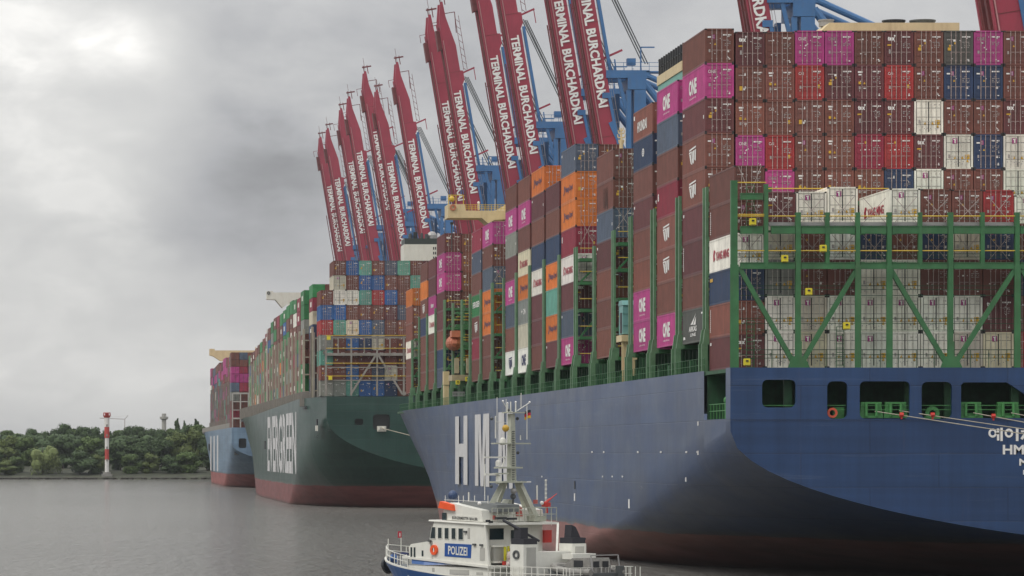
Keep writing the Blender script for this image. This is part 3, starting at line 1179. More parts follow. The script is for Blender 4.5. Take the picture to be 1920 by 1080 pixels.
for bi, (bn, by, zt0, zb0, s) in enumerate(BAYS):
    st = parse(s)
    n = len(st)
    h = (zt0 - zb0) / n
    for k, (c, lg) in enumerate(st):
        z = zt0 - h * (k + 1)
        where = f'{ORD[k]} in {NTH[bi]} side stack from the blue stern'
        if k == 0:
            where = f'on top of {NTH[bi]} side stack from blue stern'
        container(c, CX1, by, z, h, lab(c, LGNAME.get(lg), where), GRP, logo=lg,
                  prnt=R.choice(PR[c]) if bn in OPEN_ENDS else None, bars=bn in OPEN_ENDS, reefer=c in ('wh', 'cm', 'bw'))

# second bay: the high wall of doors
UP = {  # column -> codes from the top
    1: 'mr:tex br:plain rb:bars on:one', 2: 'br:plain rb:bars rb:cai rd:cai on:one', 3: 'on:one rd:cai br:plain br:em br:bars',
    4: 'on:one mr:plain br:bars rb:bars rb:bars', 5: 'br:plain mr:bars mr:tex cr:plain rb:bars', 6: 'mr:tex rd:cai mr:tex rd:plain nv:plain',
    7: 'br:plain br:em wh:reef mr:tex wh:reef', 8: 'dg:plain nv:em br:em wh:reef br:em', 9: 'on:one nv:em br:em nv:em br:em',
    10: 'br:em br:em mr:tex wh:reef wh:reef', 11: 'mr:tex br:plain on:one rb:bars br:plain', 12: 'br:bars on:one mr:tex br:plain br:plain'}
EXN = {'tex': 'white three-letter maker mark', 'one': 'white lettering', 'bars': 'two white bars', 'cai': 'small white initials',
       'em': 'magenta and white emblem', 'plain': 'small white markings', 'reef': 'square magenta badge'}
YB = 323.5
pitch = 2.508
for ccol, s in UP.items():
    zt0 = zat(59 if ccol in (1, 2) else 57, YB)
    h = (zat(57, YB) - zat(316.5, YB)) / 4
    for k, t in enumerate(parse(s)):
        c, pk = t
        z = zt0 - h * (k + 1)
        x = CX1 + 0.08 + ccol * pitch
        container(c, x, YB, z, h, lab(c, EXN[pk] if pk != 'plain' else None, f'{ORD[k]} of {NTH[ccol]} column in high stern wall'), GRP, prnt=pk, reefer=c == 'wh')
# first bay: behind the green truss
LOW = {0: None, 1: 'mr:tex bw:reef gy:reef wh:reef wh:reef', 2: 'wh:reef br:em br:em bw:reef cm:reef', 3: 'wh:reef wh:reef br:plain wh:reef wh:reef',
       4: '- nv:em wh:reef wh:reef wh:reef', 5: 'wh:reef br:em wh:reef wh:reef wh:reef', 6: 'br:em nv:em br:plain wh:reef wh:reef',
       7: 'br:em bw:reef br:plain wh:reef bw:reef', 8: 'rd:em nv:em br:plain mr:tex cm:reef', 9: 'wh:reef br:em nv:em br:plain rd:plain',
       10: 'br:em wh:reef br:plain wh:reef wh:reef'}
pitchA = 2.508
for ccol, s in LOW.items():
    if not s:
        continue
    top = zat({1: 360, 2: 359, 3: 351.5, 5: 353, 6: 354, 7: 355, 8: 356, 9: 366}.get(ccol, 355), 309)
    h = (zat(352, 309) - DK1) / 5
    sp = parse(s)
    for k, (c, pk) in enumerate(sp):
        if c == '-':
            continue
        z = DK1 + 0.04 + h * (4 - k) if k else top - h * 0.98
        if k == 0 and top - h * 0.98 < DK1 + 0.04 + h * 4:
            z = DK1 + 0.04 + h * 4
            hh = top - z
        else:
            hh = h
        x = CX1 + ccol * pitchA
        container(c, x, 309.0, z, hh if k == 0 else h, lab(c, EXN[pk] if pk != 'plain' else None,
                  f'{ORD[k]} of {NTH[ccol]} column behind green stern truss'), GRP, prnt=pk, reefer=c in ('wh', 'bw', 'cm', 'gy'),
                  logo='ym' if (ccol == 5 and k == 0) else None)
# further columns seen over lower neighbours or through gaps
EXTRA = [('F', 409.0, 1, 'br br br or br br br mr', zat(270, 409)), ('K4', 558.0, 1, 'br rb rb br mr br or br', zat(438, 558)),
         ('K4', 558.0, 2, 'br rd br br mr br br br', zat(438, 558)), ('L2', 492.5, 1, 'br mr nv or or mr br', zat(417, 492.5)),
         ('E', 379.8, 1, 'rb br nv br mr br br', zat(278, 379.8)), ('H', 437.0, 1, 'or mr br nv br mr br br', zat(312, 437)),
         ('D', 353.5, 1, 'mr br nv br br br br br', zat(193, 353.5)), ('C', 338.5, 1, 'cr sg br mr br br br on', zat(151, 338.5)),
         ('K1', 613.0, 1, 'or br cr br br br', zat(541, 613)), ('J', 465.0, 1, 'br br gy mr br sg rb br', zat(345, 465))]
NM = {bn: i for i, (bn, *_r) in enumerate(BAYS)}
for (bn, by, ccol, s, zt0) in EXTRA:
    st = parse(s)
    h = (zt0 - 20.4) / len(st)
    for k, (c, _) in enumerate(st):
        container(c, CX1 + ccol * pitch, by, zt0 - h * (k + 1), h,
                  lab(c, None, f'{ORD[k]} of column {"two" if ccol == 1 else "three"} in stack row {NTH[NM[bn]]} from the stern'), GRP,
                  prnt=PR[c][0], reefer=c in ('wh', 'cm', 'bw'))
print('near ship containers', NCONT)


def stuff_box(b, code, x0, x1, y0, y1, z0, z1, shade=None):
    c = COLS[code]
    j = R.uniform(0.8, 1.15)
    b.c = (c[0] * j, c[1] * j, c[2] * j)
    b.box(x0, x1, y0, y1, z0, z1)


MIX = ['br'] * 8 + ['rb'] * 4 + ['mr'] * 4 + ['on', 'on', 'nv', 'nv', 'bl', 'wh', 'gy', 'or', 'tg', 'cr', 'cr']
b = MB()
for (bn, by, zt0, zb0, s) in BAYS:
    n = len(parse(s))
    h = (zt0 - zb0) / n
    for ccol in range(1, 24):
        if bn in 'A' and ccol < 11:
            continue
        for k in range(n):
            if bn == 'B' and ccol < 13 and k < 5:
                continue
            if any(e[0] == bn and e[2] == ccol for e in EXTRA):
                continue
            if ccol > 3 and 0 < k < n - 1 and ccol < 22 and bn not in 'AB':
                continue
            dz = 0.6 if ccol in (1, 2, 3) else 0.3
            z0 = zt0 - h * (k + 1)
            stuff_box(b, R.choice(MIX), CX1 + ccol * pitch, CX1 + ccol * pitch + CW, by + 0.05, by + CL, z0 - (0.0 if k else 0), z0 + h - (dz if k == 0 else 0.02))
tag(b.build('container_rows', VCOL), 'mass of mixed containers filling the rows behind the near ship side stacks', 'containers', kind='stuff')

# ------------------------------------------------------------------ stern truss (lashing bridge) of the near ship
def part(name, b, m, parent):
    return b.build(name, m, parent)


YT = 306.9
tx = lambda x: xat(x, YT)
tz = lambda y: zat(y, YT)
tru = MB()
tru.box(tx(1380), tx(2700), YT + 0.55, YT + 1.3, tz(434), tz(431))
tru.box(tx(1380), tx(2700), YT + 0.55, YT + 1.3, tz(503), tz(500))
trb = tru.build('lashing_bridge', GREEN, SHIP1)
# mirror period of the truss: posts left group then repeated to the right out of frame
posts_full = [(1377, 12), (1497, 9.5), (1609, 8), (1668, 8.5), (1783, 9.5), (1908, 8.5)]
posts_full += [(x + 531, w) for x, w in posts_full[1:]] + [(x + 1062 - 60, w) for x, w in posts_full[1:3]]
for (x, w) in posts_full:
    b = MB()
    ww = w * YT / K
    top = 338 if x < 1440 else 398
    b.box(tx(x) - ww / 2, tx(x) + ww / 2, YT, YT + 0.5, DK1 - 0.1, tz(top))
    b.box(tx(x) - ww * 0.68, tx(x) + ww * 0.68, YT - 0.03, YT + 0.0, DK1 - 0.1, tz(496) if x not in (1497, 1783) else tz(640))
    part('post', b, GREEN, trb)
for (x, y0, y1) in [(1437, 345, 503), (1552, 398, 497), (1726, 398, 500), (1843, 398, 503), (1960, 398, 500), (2080, 398, 500), (2250, 398, 500), (2400, 398, 500)]:
    b = MB()
    ww = 7.5 * YT / K
    b.prism([(tx(x) - ww / 2, tz(y0)), (tx(x) + ww / 2, tz(y0)), (tx(x) + ww / 2, tz(y1 - 6)), (tx(x), tz(y1)), (tx(x) - ww / 2, tz(y1 - 6))], 1, YT + 0.02, YT + 0.46)
    part('post', b, GREEN, trb)
for (x0, x1, y0, y1) in [(1383, 1437, 363, 373), (1383, 1437, 425, 437), (1441, 2700, 425, 437), (1383, 2700, 493, 503)]:
    xs = sorted(set([x0] + [x for x, _ in posts_full if x0 < x < x1] + [x1]))
    for xa, xb in zip(xs, xs[1:]):
        if xa > 2000 and False:
            continue
        b = MB()
        g = 0.24
        b.box(tx(xa) + g, tx(xb) - g, YT + 0.05, YT + 0.42, tz(y1), tz(y0))
        b.box(tx(xa) + g, tx(xb) - g, YT + 0.0, YT + 0.46, tz(y0) + 0.003, tz(y0) + 0.05)
        b.box(tx(xa) + g, tx(xb) - g, YT + 0.0, YT + 0.46, tz(y1) - 0.05, tz(y1) - 0.003)
        part('beam', b, GREEN, trb)
# corner gussets around the openings
b = MB()
for xa in (1609, 1668):
    for sg in (-1, 1):
        for (yc, up) in ((440, -1), (491, 1)):
            X = tx(xa) + sg * 0.22
            z = tz(yc)
            b.prism([(X, z), (X + sg * 0.36, z), (X, z - up * 0.4)], 1, YT + 0.1, YT + 0.35)
part('gusset', b, GREEN, trb)
for (xa, ya, xb, yb) in [(1386, 500, 1492, 686), (1607, 505, 1501, 686), (1671, 505, 1778, 686), (1905, 503, 1789, 686),
                         (1917, 505, 2023, 686), (2140, 505, 2030, 686)]:
    b = MB()
    b.bar((tx(xa), YT + 0.25, tz(ya)), (tx(xb), YT + 0.25, tz(yb)), 0.37)
    part('brace', b, GREEN, trb)
for (xa, y) in ((1497, 690), (1783, 690)):
    b = MB()
    b.prism([(tx(xa - 20), tz(690)), (tx(xa + 22), tz(690)), (tx(xa + 12), tz(668)), (tx(xa - 12), tz(668))], 1, YT - 0.02, YT + 0.04)
    part('gusset', b, GREEN, trb)
for (xa, xb, y) in [(1380, 1437, 342), (1383, 2700, 405), (1383, 2700, 470), (1383, 1437, 402)]:
    b = MB()
    b.bar((tx(xa), YT + 0.12, tz(y)), (tx(xb), YT + 0.12, tz(y)), 0.10, 6)
    part('handrail', b, YRAIL, trb)
b = MB()
for y in (535, 542, 553, 596, 606, 618, 655, 664, 671):
    b.bar((tx(1383), YT + 0.9, tz(y)), (tx(2400), YT + 0.9, tz(y)), 0.045)
for y in (410, 475, 481):
    b.bar((tx(1383), YT + 0.7, tz(y)), (tx(2400), YT + 0.7, tz(y)), 0.04)
for i in range(60):
    x = 1383 + i * 17
    b.bar((tx(x), YT + 0.92, tz(437)), (tx(x), YT + 0.92, tz(420)), 0.05)
    if i % 2 == 0:
        b.bar((tx(x), YT + 0.92, tz(690)), (tx(x), YT + 0.92, tz(655)), 0.05)
tag(part('thin_railing', b, GREEND, SHIP1), kind='stuff')
b = MB()
for (xc, y0, y1) in ((1411, 345, 420), (1411, 600, 690), (1580, 612, 690)):   # ladders
    for dx in (-7, 7):
        b.bar((tx(xc + dx), YT + 1.0, tz(y0)), (tx(xc + dx), YT + 1.0, tz(y1)), 0.05)
    for y in range(y0, y1, 8):
        b.bar((tx(xc - 7), YT + 1.0, tz(y)), (tx(xc + 7), YT + 1.0, tz(y)), 0.05)
part('ladder', b, GREEN, SHIP1)
for (x, y) in ((1411, 416), (1471, 485), (1516, 547), (1587, 611), (1400, 679), (1543, 466)):
    b = MB()
    s = 0.26
    X, Z = tx(x), tz(y)
    b.prism(rrect(X - s, X + s, Z - s * 1.1, Z + s * 1.1, 0.07), 1, YT - 0.22, YT + 0.1)
    b.box(X - 0.1, X + 0.1, YT - 0.28, YT - 0.222, Z + 0.04, Z + 0.16, 1)
    b.box(X - s * 0.8, X + s * 0.8, YT - 0.24, YT - 0.222, Z - s, Z - s * 0.86, 1)
    b.build('socket_box', [YELB, BLACK], SHIP1)
# bundled steel bars on the bridge floor
b = MB()
for i in range(7):
    b.bar((tx(1445), YT + 0.7 + i * 0.12, tz(421) + (i % 3) * 0.1), (tx(1905), YT + 0.7 + i * 0.12, tz(421) + (i % 3) * 0.1), 0.09)
tag(b.build('stowed_rods', STEEL, SHIP1), kind='stuff')
# crossed lashing rods
b = MB()


def rodx(xa, xb, ya, yb, Y):
    for (p, q) in (((xa, yb), (xb, ya)), ((xb, yb), (xa, ya))):
        b.bar((xat(p[0], Y), Y, zat(p[1], Y)), (xat(q[0], Y), Y, zat(q[1], Y)), 0.045)


for ccol in (0, 1, 2, 3, 4, 5, 6, 7, 8, 9):
    x0 = 1377 + 58.4 * ccol
    rodx(x0 + 8, x0 + 50, 312 if ccol == 0 else 366 + R.randint(-2, 8), 418, 308.6)
    rodx(x0 + 8, x0 + 50, 440, 490, 308.6)
rodx(1090, 1112, 412, 455, 408.3)
rodx(1155, 1184, 388, 430, 379.2)
rodx(926, 944, 500, 526, 491.6)
tag(b.build('lashing_rods', GALV, SHIP1), kind='stuff')


def lash_bridge(Y0_, Y1_, ztop, ncol, plat=True):
    b = MB()
    xs = [CX1 - 0.35] + [CX1 + pitch * i - 0.04 for i in range(1, ncol)] + [CX1 + 24 * pitch]
    ym = (Y0_ + Y1_) / 2
    for i, x in enumerate(xs):
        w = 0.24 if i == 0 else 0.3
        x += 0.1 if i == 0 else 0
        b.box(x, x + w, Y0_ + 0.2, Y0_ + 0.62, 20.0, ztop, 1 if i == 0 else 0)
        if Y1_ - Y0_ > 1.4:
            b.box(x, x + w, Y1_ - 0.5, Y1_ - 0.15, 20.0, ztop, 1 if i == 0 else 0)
    # forked pedestal below the outer posts
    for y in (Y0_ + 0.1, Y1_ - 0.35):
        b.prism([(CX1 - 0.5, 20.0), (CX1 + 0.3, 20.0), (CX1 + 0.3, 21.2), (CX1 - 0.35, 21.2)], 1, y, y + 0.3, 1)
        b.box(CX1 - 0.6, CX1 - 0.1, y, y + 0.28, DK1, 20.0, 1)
    lvls = [20.3, 23.2, 26.1, 29.0, ztop - 1.2]
    for z in lvls:
        b.box(CX1 + 0.2, CX1 + 24 * pitch, Y0_ + 0.05, Y1_ - 0.05, z - 0.35, z)
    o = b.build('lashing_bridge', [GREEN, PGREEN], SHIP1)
    b = MB()
    for z in lvls:
        b.bar((CX1 + 0.2, Y0_ + 0.1, z + 1.05), (CX1 + 6 * pitch, Y0_ + 0.1, z + 1.05), 0.09, 6)
    part('handrail', b, YRAIL, o)
    if ncol > 5:
        b = MB()
        for i in range(3):
            for j in range(0, 4):
                z0, z1 = lvls[j], lvls[j + 1]
                x = CX1 + pitch * i
                if (i + j) % 2:
                    b.bar((x + 0.3, Y0_ + 0.4, z0), (x + pitch, Y0_ + 0.4, z1 - 0.3), 0.2)
        part('brace', b, GREEN, o)
    return o


for (a, c, zt_, n) in [(321.3, 323.4, zat(351, 322), 3), (335.8, 338.4, zat(369, 337), 3), (350.8, 353.4, zat(392, 352), 3), (365.8, 367.6, zat(405, 366), 3),
                       (377.6, 379.6, zat(432, 378.5), 7), (392.1, 393.8, 32.0, 3), (406.6, 408.8, zat(463, 407), 7), (421.3, 422.9, 32.6, 3), (435.3, 436.9, 32.8, 3),
                       (449.3, 450.9, 32.8, 3), (463.3, 464.9, 32.6, 3), (477.3, 478.8, 32.6, 3), (490.2, 492.3, zat(530, 491), 7), (504.8, 506.4, 32.3, 3),
                       (518.8, 520.6, 32.3, 3), (530, 532, 32, 5), (543, 545, 32, 5), (555.5, 557.8, zat(562, 556), 7), (570.3, 571.9, 32.3, 3), (584.3, 585.9, 32, 3), (598.3, 600, 32, 3), (610.6, 612.8, zat(637, 611), 6)]:
    lash_bridge(a, c, zt_, n)

# ------------------------------------------------------------------ superstructures of the near ship
FY = 370.0
fx = lambda x: xat(x, FY)
fz = lambda y: zat(y, FY)
b = MB()
b.box(fx(1560), fx(1799), FY + 0.6, FY + 6.4, 20, fz(58) - 0.0)
b.box(fx(1556), fx(1799), FY, FY + 7, fz(58), fz(42.5))
b.prism([(fx(1540), fz(58)), (fx(1555.8), fz(58)), (fx(1555.8), fz(42.5))], 1, FY, FY + 7)
fun = b.build('funnel', CREAM, SHIP1)
for (xa, xb, y0, m) in ((1579, 1611, 37.5, BLACK), (1669, 1711, 31, BLACK), (1721, 1768, 31, DKGREY), (1548, 1576, 30, STEEL)):
    b = MB()
    X = (fx(xa) + fx(xb)) / 2
    r = (fx(xb) - fx(xa)) / 2
    b.bar((X, FY + 3.5, fz(42.5)), (X, FY + 3.5, fz(y0)), 2 * r, 16)
    b.bar((X, FY + 3.5, fz(y0) - 0.12), (X, FY + 3.5, fz(y0) + 0.02), 2 * r + 0.15, 16)
    b.build('exhaust_pipe', m, fun)
b = MB()
b.box(56.6, 71.5, 369.2, 377.4, 20, 45.0)
b.box(56.3, 71.5, 362, 377.5, 45.0, 46.9)
cas = b.build('engine_casing', TEAL, SHIP1)
b = MB()
b.box(56.2, 71.6, 361.8, 377.6, 46.9, 47.8)
b.build('roof', CREAM, cas)
b = MB()
for i in range(11):
    y = 362 + i * 1.5
    b.bar((56.4, y, 47.8), (56.4, y, 49.5), 0.22)
    b.bar((56.4, y, 49.4), (56.4, y + 0.7, 49.4), 0.12)
b.bar((56.4, 362, 48.7), (56.4, 377, 48.7), 0.07)
b.build('railing', BLACK, cas)
# teal crane house on its cream pedestal, between two stacks
YC = 376.0
cx = lambda x: xat(x, YC)
cz = lambda y: zat(y, YC)
b = MB()
b.box(cx(1160), cx(1186), YC - 3.0, YC - 0.2, cz(628), cz(574))
b.prism([(YC - 3.1, cz(574)), (YC - 0.1, cz(574)), (YC - 0.6, cz(565)), (YC - 2.4, cz(565))], 0, cx(1159), cx(1186))
for z in (cz(612), cz(590)):
    b.box(cx(1160) - 0.04, cx(1186), YC - 3.05, YC - 3.0, z, z + 0.06)
b.box(cx(1160) - 0.05, cx(1160) - 0.005, YC - 2.4, YC - 1.2, cz(626), cz(588), 1)
b.build('crane_house', [mat('pale_teal_paint', (0.17, 0.36, 0.34), rough=0.5), BLACK], SHIP1)
b = MB()
b.box(cx(1156), cx(1188), YC - 3.6, YC + 0.2, cz(642), cz(630))
for x in (1160, 1167, 1172, 1180):
    b.bar((cx(x), YC - 3.0, cz(642)), (cx(x), YC - 3.0, DK1), 0.24 if x != 1167 else 0.4)
b.bar((cx(1176), YC - 3.2, cz(655)), (cx(1183), YC - 3.2, cz(676)), 0.3)
b.build('pedestal', CREAM, SHIP1)
b = MB()
b.box(cx(1162), cx(1166), YC - 3.6, YC - 3.2, cz(690), cz(682))
b.build('fire_hose_box', REDPAINT, SHIP1)
# signal mast behind the short brown stack
YM = 394.6
b = MB()
mx_ = lambda x: xat(x, YM)
mz_ = lambda y: zat(y, YM)
b.bar((mx_(1165), YM, 20), (mx_(1165), YM, mz_(262)), 0.5, 8, w2=0.4)
b.bar((mx_(1165), YM, mz_(262)), (mx_(1165), YM, mz_(240)), 0.25, 6, w2=0.12)
for y, w in ((268, 4), (258, 6), (250, 5), (245, 3)):
    b.bar((mx_(1165 - w), YM, mz_(y)), (mx_(1165 + w), YM, mz_(y)), 0.14)
    for sg in (-1, 1):
        b.bar((mx_(1165 + sg * w), YM, mz_(y)), (mx_(1165 + sg * w * 1.2), YM, mz_(y - 6)), 0.1)
b.build('signal_mast', CREAM, SHIP1)
# forward bridge house and wing
YW = 535.0
wx = lambda x: xat(x, YW)
wz = lambda y: zat(y, YW)
b = MB()
b.box(58.5, 106, 524, 552, 20, wz(411))
b.box(58.5, 106, 524.4, 551.6, wz(411), wz(384))
house = b.build('bridge_house', CREAM, SHIP1)
b = MB()
b.prism([(wx(837), wz(410.5)), (wx(900), wz(410.5)), (wx(912), wz(421)), (wx(924), wz(414)), (wx(946), wz(413)), (wx(946), wz(397)),
         (wx(870), wz(397)), (wx(868), wz(385)), (wx(837), wz(385))], 1, YW - 2.5, YW + 2.5)
wing = b.build('bridge_wing', CREAM, house)
b = MB()
for x in range(870, 946, 6):
    b.bar((wx(x), YW - 2.4, wz(397)), (wx(x), YW - 2.4, wz(386)), 0.06)
for y in (386, 390, 393.5):
    b.bar((wx(868), YW - 2.4, wz(y)), (wx(946), YW - 2.4, wz(y)), 0.07)
for x in (838, 852, 866):
    b.bar((wx(x), YW - 2.3, wz(385)), (wx(x), YW - 2.3, wz(368)), 0.12)
b.bar((wx(838), YW - 2.3, wz(368)), (wx(866), YW - 2.3, wz(368)), 0.12)
b.ball((wx(844), YW - 2.3, wz(375)), 0.42, nu=8, nv=5)
b.build('wing_railing', YRAIL, house)
b = MB()
b.bar((wx(896), YW - 1, wz(394)), (wx(896), YW - 1, wz(382)), 0.28, 8)
b.ball((wx(896), YW - 1, wz(381)), 0.2, nu=8, nv=5)
b.build('lamp_post', WHITEPAINT, house)
ring = MB()
ring.ring((wx(846), YW - 2.62, wz(391)), (1, 0, 0), (0, 0, 1), 0.34, 0.1)
o = ring.build('life_ring', ORANGEP)
tag(o, 'orange life ring on the cream bridge wing high above the stacks', 'life ring')
# mast between crane booms and wing: thin dark pole
b = MB()
b.bar((wx(847), YW, wz(470)), (wx(847), YW, wz(416)), 0.14, 6)
b.bar((wx(847), YW, wz(421)), (wx(847), YW, wz(417)), 0.45, 6)
b.build('pole', DKGREY, house)
# orange lifeboat in the gap, cream gangway tower, yellow boxes, grey gratings
b = MB()
Xl, Zl = xat(851, 541), zat(643, 541)
b.ball((Xl, 541, Zl), 1.1, 4.2, 1.05, 12, 9)
b.box(Xl - 0.7, Xl + 0.7, 536.8, 539.5, Zl + 0.7, Zl + 1.6)
for k in range(-3, 4):
    b.ring((Xl, 541 + k * 1.1, Zl), (1, 0, 0), (0, 0, 1), 1.05 * math.sqrt(max(0.1, 1 - (k * 1.1 / 4.2) ** 2)), 0.06, 12)
lb = b.build('lifeboat', ORANGEP, smooth=False)
tag(lb, 'orange enclosed lifeboat hanging in the gap between green bridges amidships', 'lifeboat')
b = MB()
b.box(xat(829, 556), xat(839.5, 556), 553.5, 555.2, zat(722, 556), zat(697, 556))
b.box(xat(829.5, 556), xat(839, 556), 553.6, 555.1, DK1, zat(723, 556))
b.build('gangway_tower', CREAM, SHIP1)
b = MB()
b.box(xat(846, 530), xat(884, 530), 529, 534, zat(714, 530), zat(703, 530))
for x in (852, 874):
    b.box(xat(x, 528), xat(x + 8, 528), 527.4, 528, zat(700, 528), zat(672, 528))
b.build('winch_platform', mat('beige_paint', (0.42, 0.35, 0.22), rough=0.6, var=0.2), SHIP1)
for (x, y) in ((858, 717), (876, 711)):
    b = MB()
    X, Z = xat(x, 527), zat(y, 527)
    b.prism(rrect(X - 0.28, X + 0.28, Z - 0.3, Z + 0.3, 0.08), 1, 526.6, 527.0)
    b.box(X - 0.1, X + 0.1, 526.5, 526.59, Z, Z + 0.14, 1)
    b.build('socket_box', [YELB, BLACK], SHIP1)
b = MB()
for i in range(9):
    x = 844 + i * 2.6
    b.bar((xat(x, 530), 526, zat(743, 530)), (xat(x, 530), 526, zat(736, 530)), 0.1)
b.bar((xat(843, 530), 526, zat(736, 530)), (xat(866, 530), 526, zat(736, 530)), 0.12)
b.bar((xat(843, 530), 526, zat(743, 530)), (xat(866, 530), 526, zat(743, 530)), 0.12)
b.build('gangway', STEEL, SHIP1)

# life ring in the stern opening
b = MB()
b.ring((TX(1562), Y1 + 0.3, TZ(774)), (1, 0, 0), (0, 0, 1), 0.32, 0.09)
tag(b.build('life_ring', mat('ring_orange', (0.60, 0.10, 0.05), rough=0.5)), 'orange life ring on the rail in the narrow blue stern opening', 'life ring')

# mooring lines leaving the stern fairleads to the right
ML = [((1642, 771), (2160, 842), 'lower'), ((1688, 770), (2160, 832), 'upper'), ((1827, 774), (2250, 846), 'third'), ((1898, 774), (2300, 846), 'fourth')]
for (a, c, nm) in ML:
    b = MB()
    p0 = Vector((TX(a[0]), Y1 + 0.4, TZ(a[1])))
    p1 = Vector((121, 292, 6.8))
    tgt = Vector((TX(c[0]), Y1 - 2, TZ(c[1])))
    d = (tgt - p0)
    p1 = p0 + d * ((121 - p0.x) / d.x)
    p1.y = Y1 - 14
    last = p0
    for i in range(1, 9):
        t = i / 8
        q = p0.lerp(p1, t) - Vector((0, 0, 0.5 * math.sin(math.pi * t)))
        b.bar(last, q, 0.075, 5, cap=False)
        last = q
    o = b.build('mooring_line', ROPE)
    tag(o, {'lower': 'pale mooring line from the leftmost green fairlead of the blue stern', 'upper': 'pale mooring line from the second green fairlead of the blue stern',
            'third': 'pale mooring line from the third fairlead, above the white stern lettering', 'fourth': 'pale mooring line from the rightmost visible fairlead of the blue stern'}[nm], 'mooring line', 'mooring lines')
    b = MB()
    q = p0.lerp(p1, 0.045 if nm in ('upper',) else 0.03)
    if nm == 'lower':
        q = p0.lerp(p1, 0.035)
    b.bar(q - Vector((0.15, 0, 0)), q + Vector((0.15, 0, 0)), 0.36, 8)
    b.bar(q, q - Vector((0, 0, 0.35)), 0.12)
    b.build('red_rope_guard', REDPAINT, o).name = 'rat_guard'

# ------------------------------------------------------------------ second ship (green hull)
SHIP2 = empty('container_ship', (0, 0, 0))
tag(SHIP2, 'green container ship with grey stern truss, moored ahead of the blue one', 'ship')
Y2, X2, B2 = 748.0, 43.0, 30.0
DK2 = 21.8
hull2 = hullmat('green_hull_paint', (0.026, 0.062, 0.051), (0.21, 0.070, 0.066), 4.3, rough=0.33)
trm2 = hullmat('green_transom_paint', (0.016, 0.058, 0.046), (0.17, 0.045, 0.045), 4.3, rough=0.5)
T2X = lambda x: xat(x, Y2)
T2Z = lambda y: zat(y, Y2)
h2 = [rrect(T2X(699), T2X(731), T2Z(806), T2Z(777), 0.6), rrect(T2X(665), T2X(681), T2Z(797), T2Z(785), 0.4), rrect(T2X(820), T2X(850), T2Z(806), T2Z(777), 0.6)]
hu2, tr2 = make_hull('hull', X2, B2, Y2, 399.0, lambda s: DK2 - min(s, 250) / 250 * 1.6,
          [(0, 7.0), (3, 3.0), (6, -0.5), (12, -6), (40, -10), (90, -14), (400, -15)],
          [(0, 17.5), (12, 13), (30, 8), (60, 1), (100, -6), (160, -10), (400, -10)],
          [(0, B2 - 4.0), (6, B2 - 3.0), (15, B2 - 1.2), (30, B2), (300, B2), (330, 28.5), (350, 26), (365, 22), (380, 15), (392, 7), (399, 0.4)],
          [(0, B2), (200, 30), (260, 28), (300, 24), (335, 17), (365, 8), (385, 0.3), (399, 0.3)],
          hull2, SHIP2, p=1.9, q=1.4, holes=h2, transom_mat=hull2)
b = MB()
b.box(X2 + 4.4, X2 + 2 * B2 - 4.4, Y2 + 2, Y2 + 2.3, 14.5, DK2 - 0.4)
b.box(X2 + 4.4, X2 + 2 * B2 - 4.4, Y2 + 0.5, Y2 + 3, T2Z(808), T2Z(807))
b.box(X2 + 0.6, X2 + 2 * B2 - 0.6, Y2 + 16, Y2 + 330, 19.5, 20.1)
b.build('deck', DKGREY, SHIP2)
b = MB()
b.box(T2X(707), T2X(724), Y2 - 0.3, Y2 + 0.3, T2Z(809), T2Z(799))
for x in (711, 720):
    b.bar((T2X(x), Y2 - 0.4, T2Z(806)), (T2X(x), Y2 - 0.4, T2Z(799)), 0.5, 8)
b.build('fairlead', WHITEPAINT, SHIP2)
b = MB()
for (x, ) in ((599,), (605,)):
    Y = 751 + (605 - x) * 1.6
    X = X2 + 2.6
    b.box(X - 0.35, X - 0.1, Y, Y + 2.2, zat(797, 752), zat(786, 752), 1)
    b.box(X - 0.5, X - 0.1, Y, Y + 2.2, zat(808, 752), zat(798, 752), 0)
b.box(X2 - 0.12, X2 - 0.02, K * X2 / (499 - VX), K * X2 / (496 - VX), zat(842, 925), zat(827, 925), 1)
b.build('pilot_door', [WHITEPAINT, BLACK], SHIP2)
# side lettering of the green ship
b = MB()
b.text('EVERGREEN', (X2 - 0.05, K * X2 / (502 - VX), 6.3), (0, -(K * X2 / (502 - VX) - K * X2 / (556 - VX)), 0), (0, 0, 13.0), None, 0.03)
b.build('lettering', MATS['hull_white'], SHIP2)
# second colour band at the top of the side
b = MB()
b.box(X2 + 0.4, X2 + 2 * B2 - 0.4, Y2 + 20, Y2 + 326, 20.1, 23.0)
for i in range(150):
    y = Y2 + 20 + i * 2.05
    b.box(X2 + 0.2, X2 + 0.39, y, y + 0.25, 20.1, 23.0)
b.build('hatch_coaming', GREYTR, SHIP2)

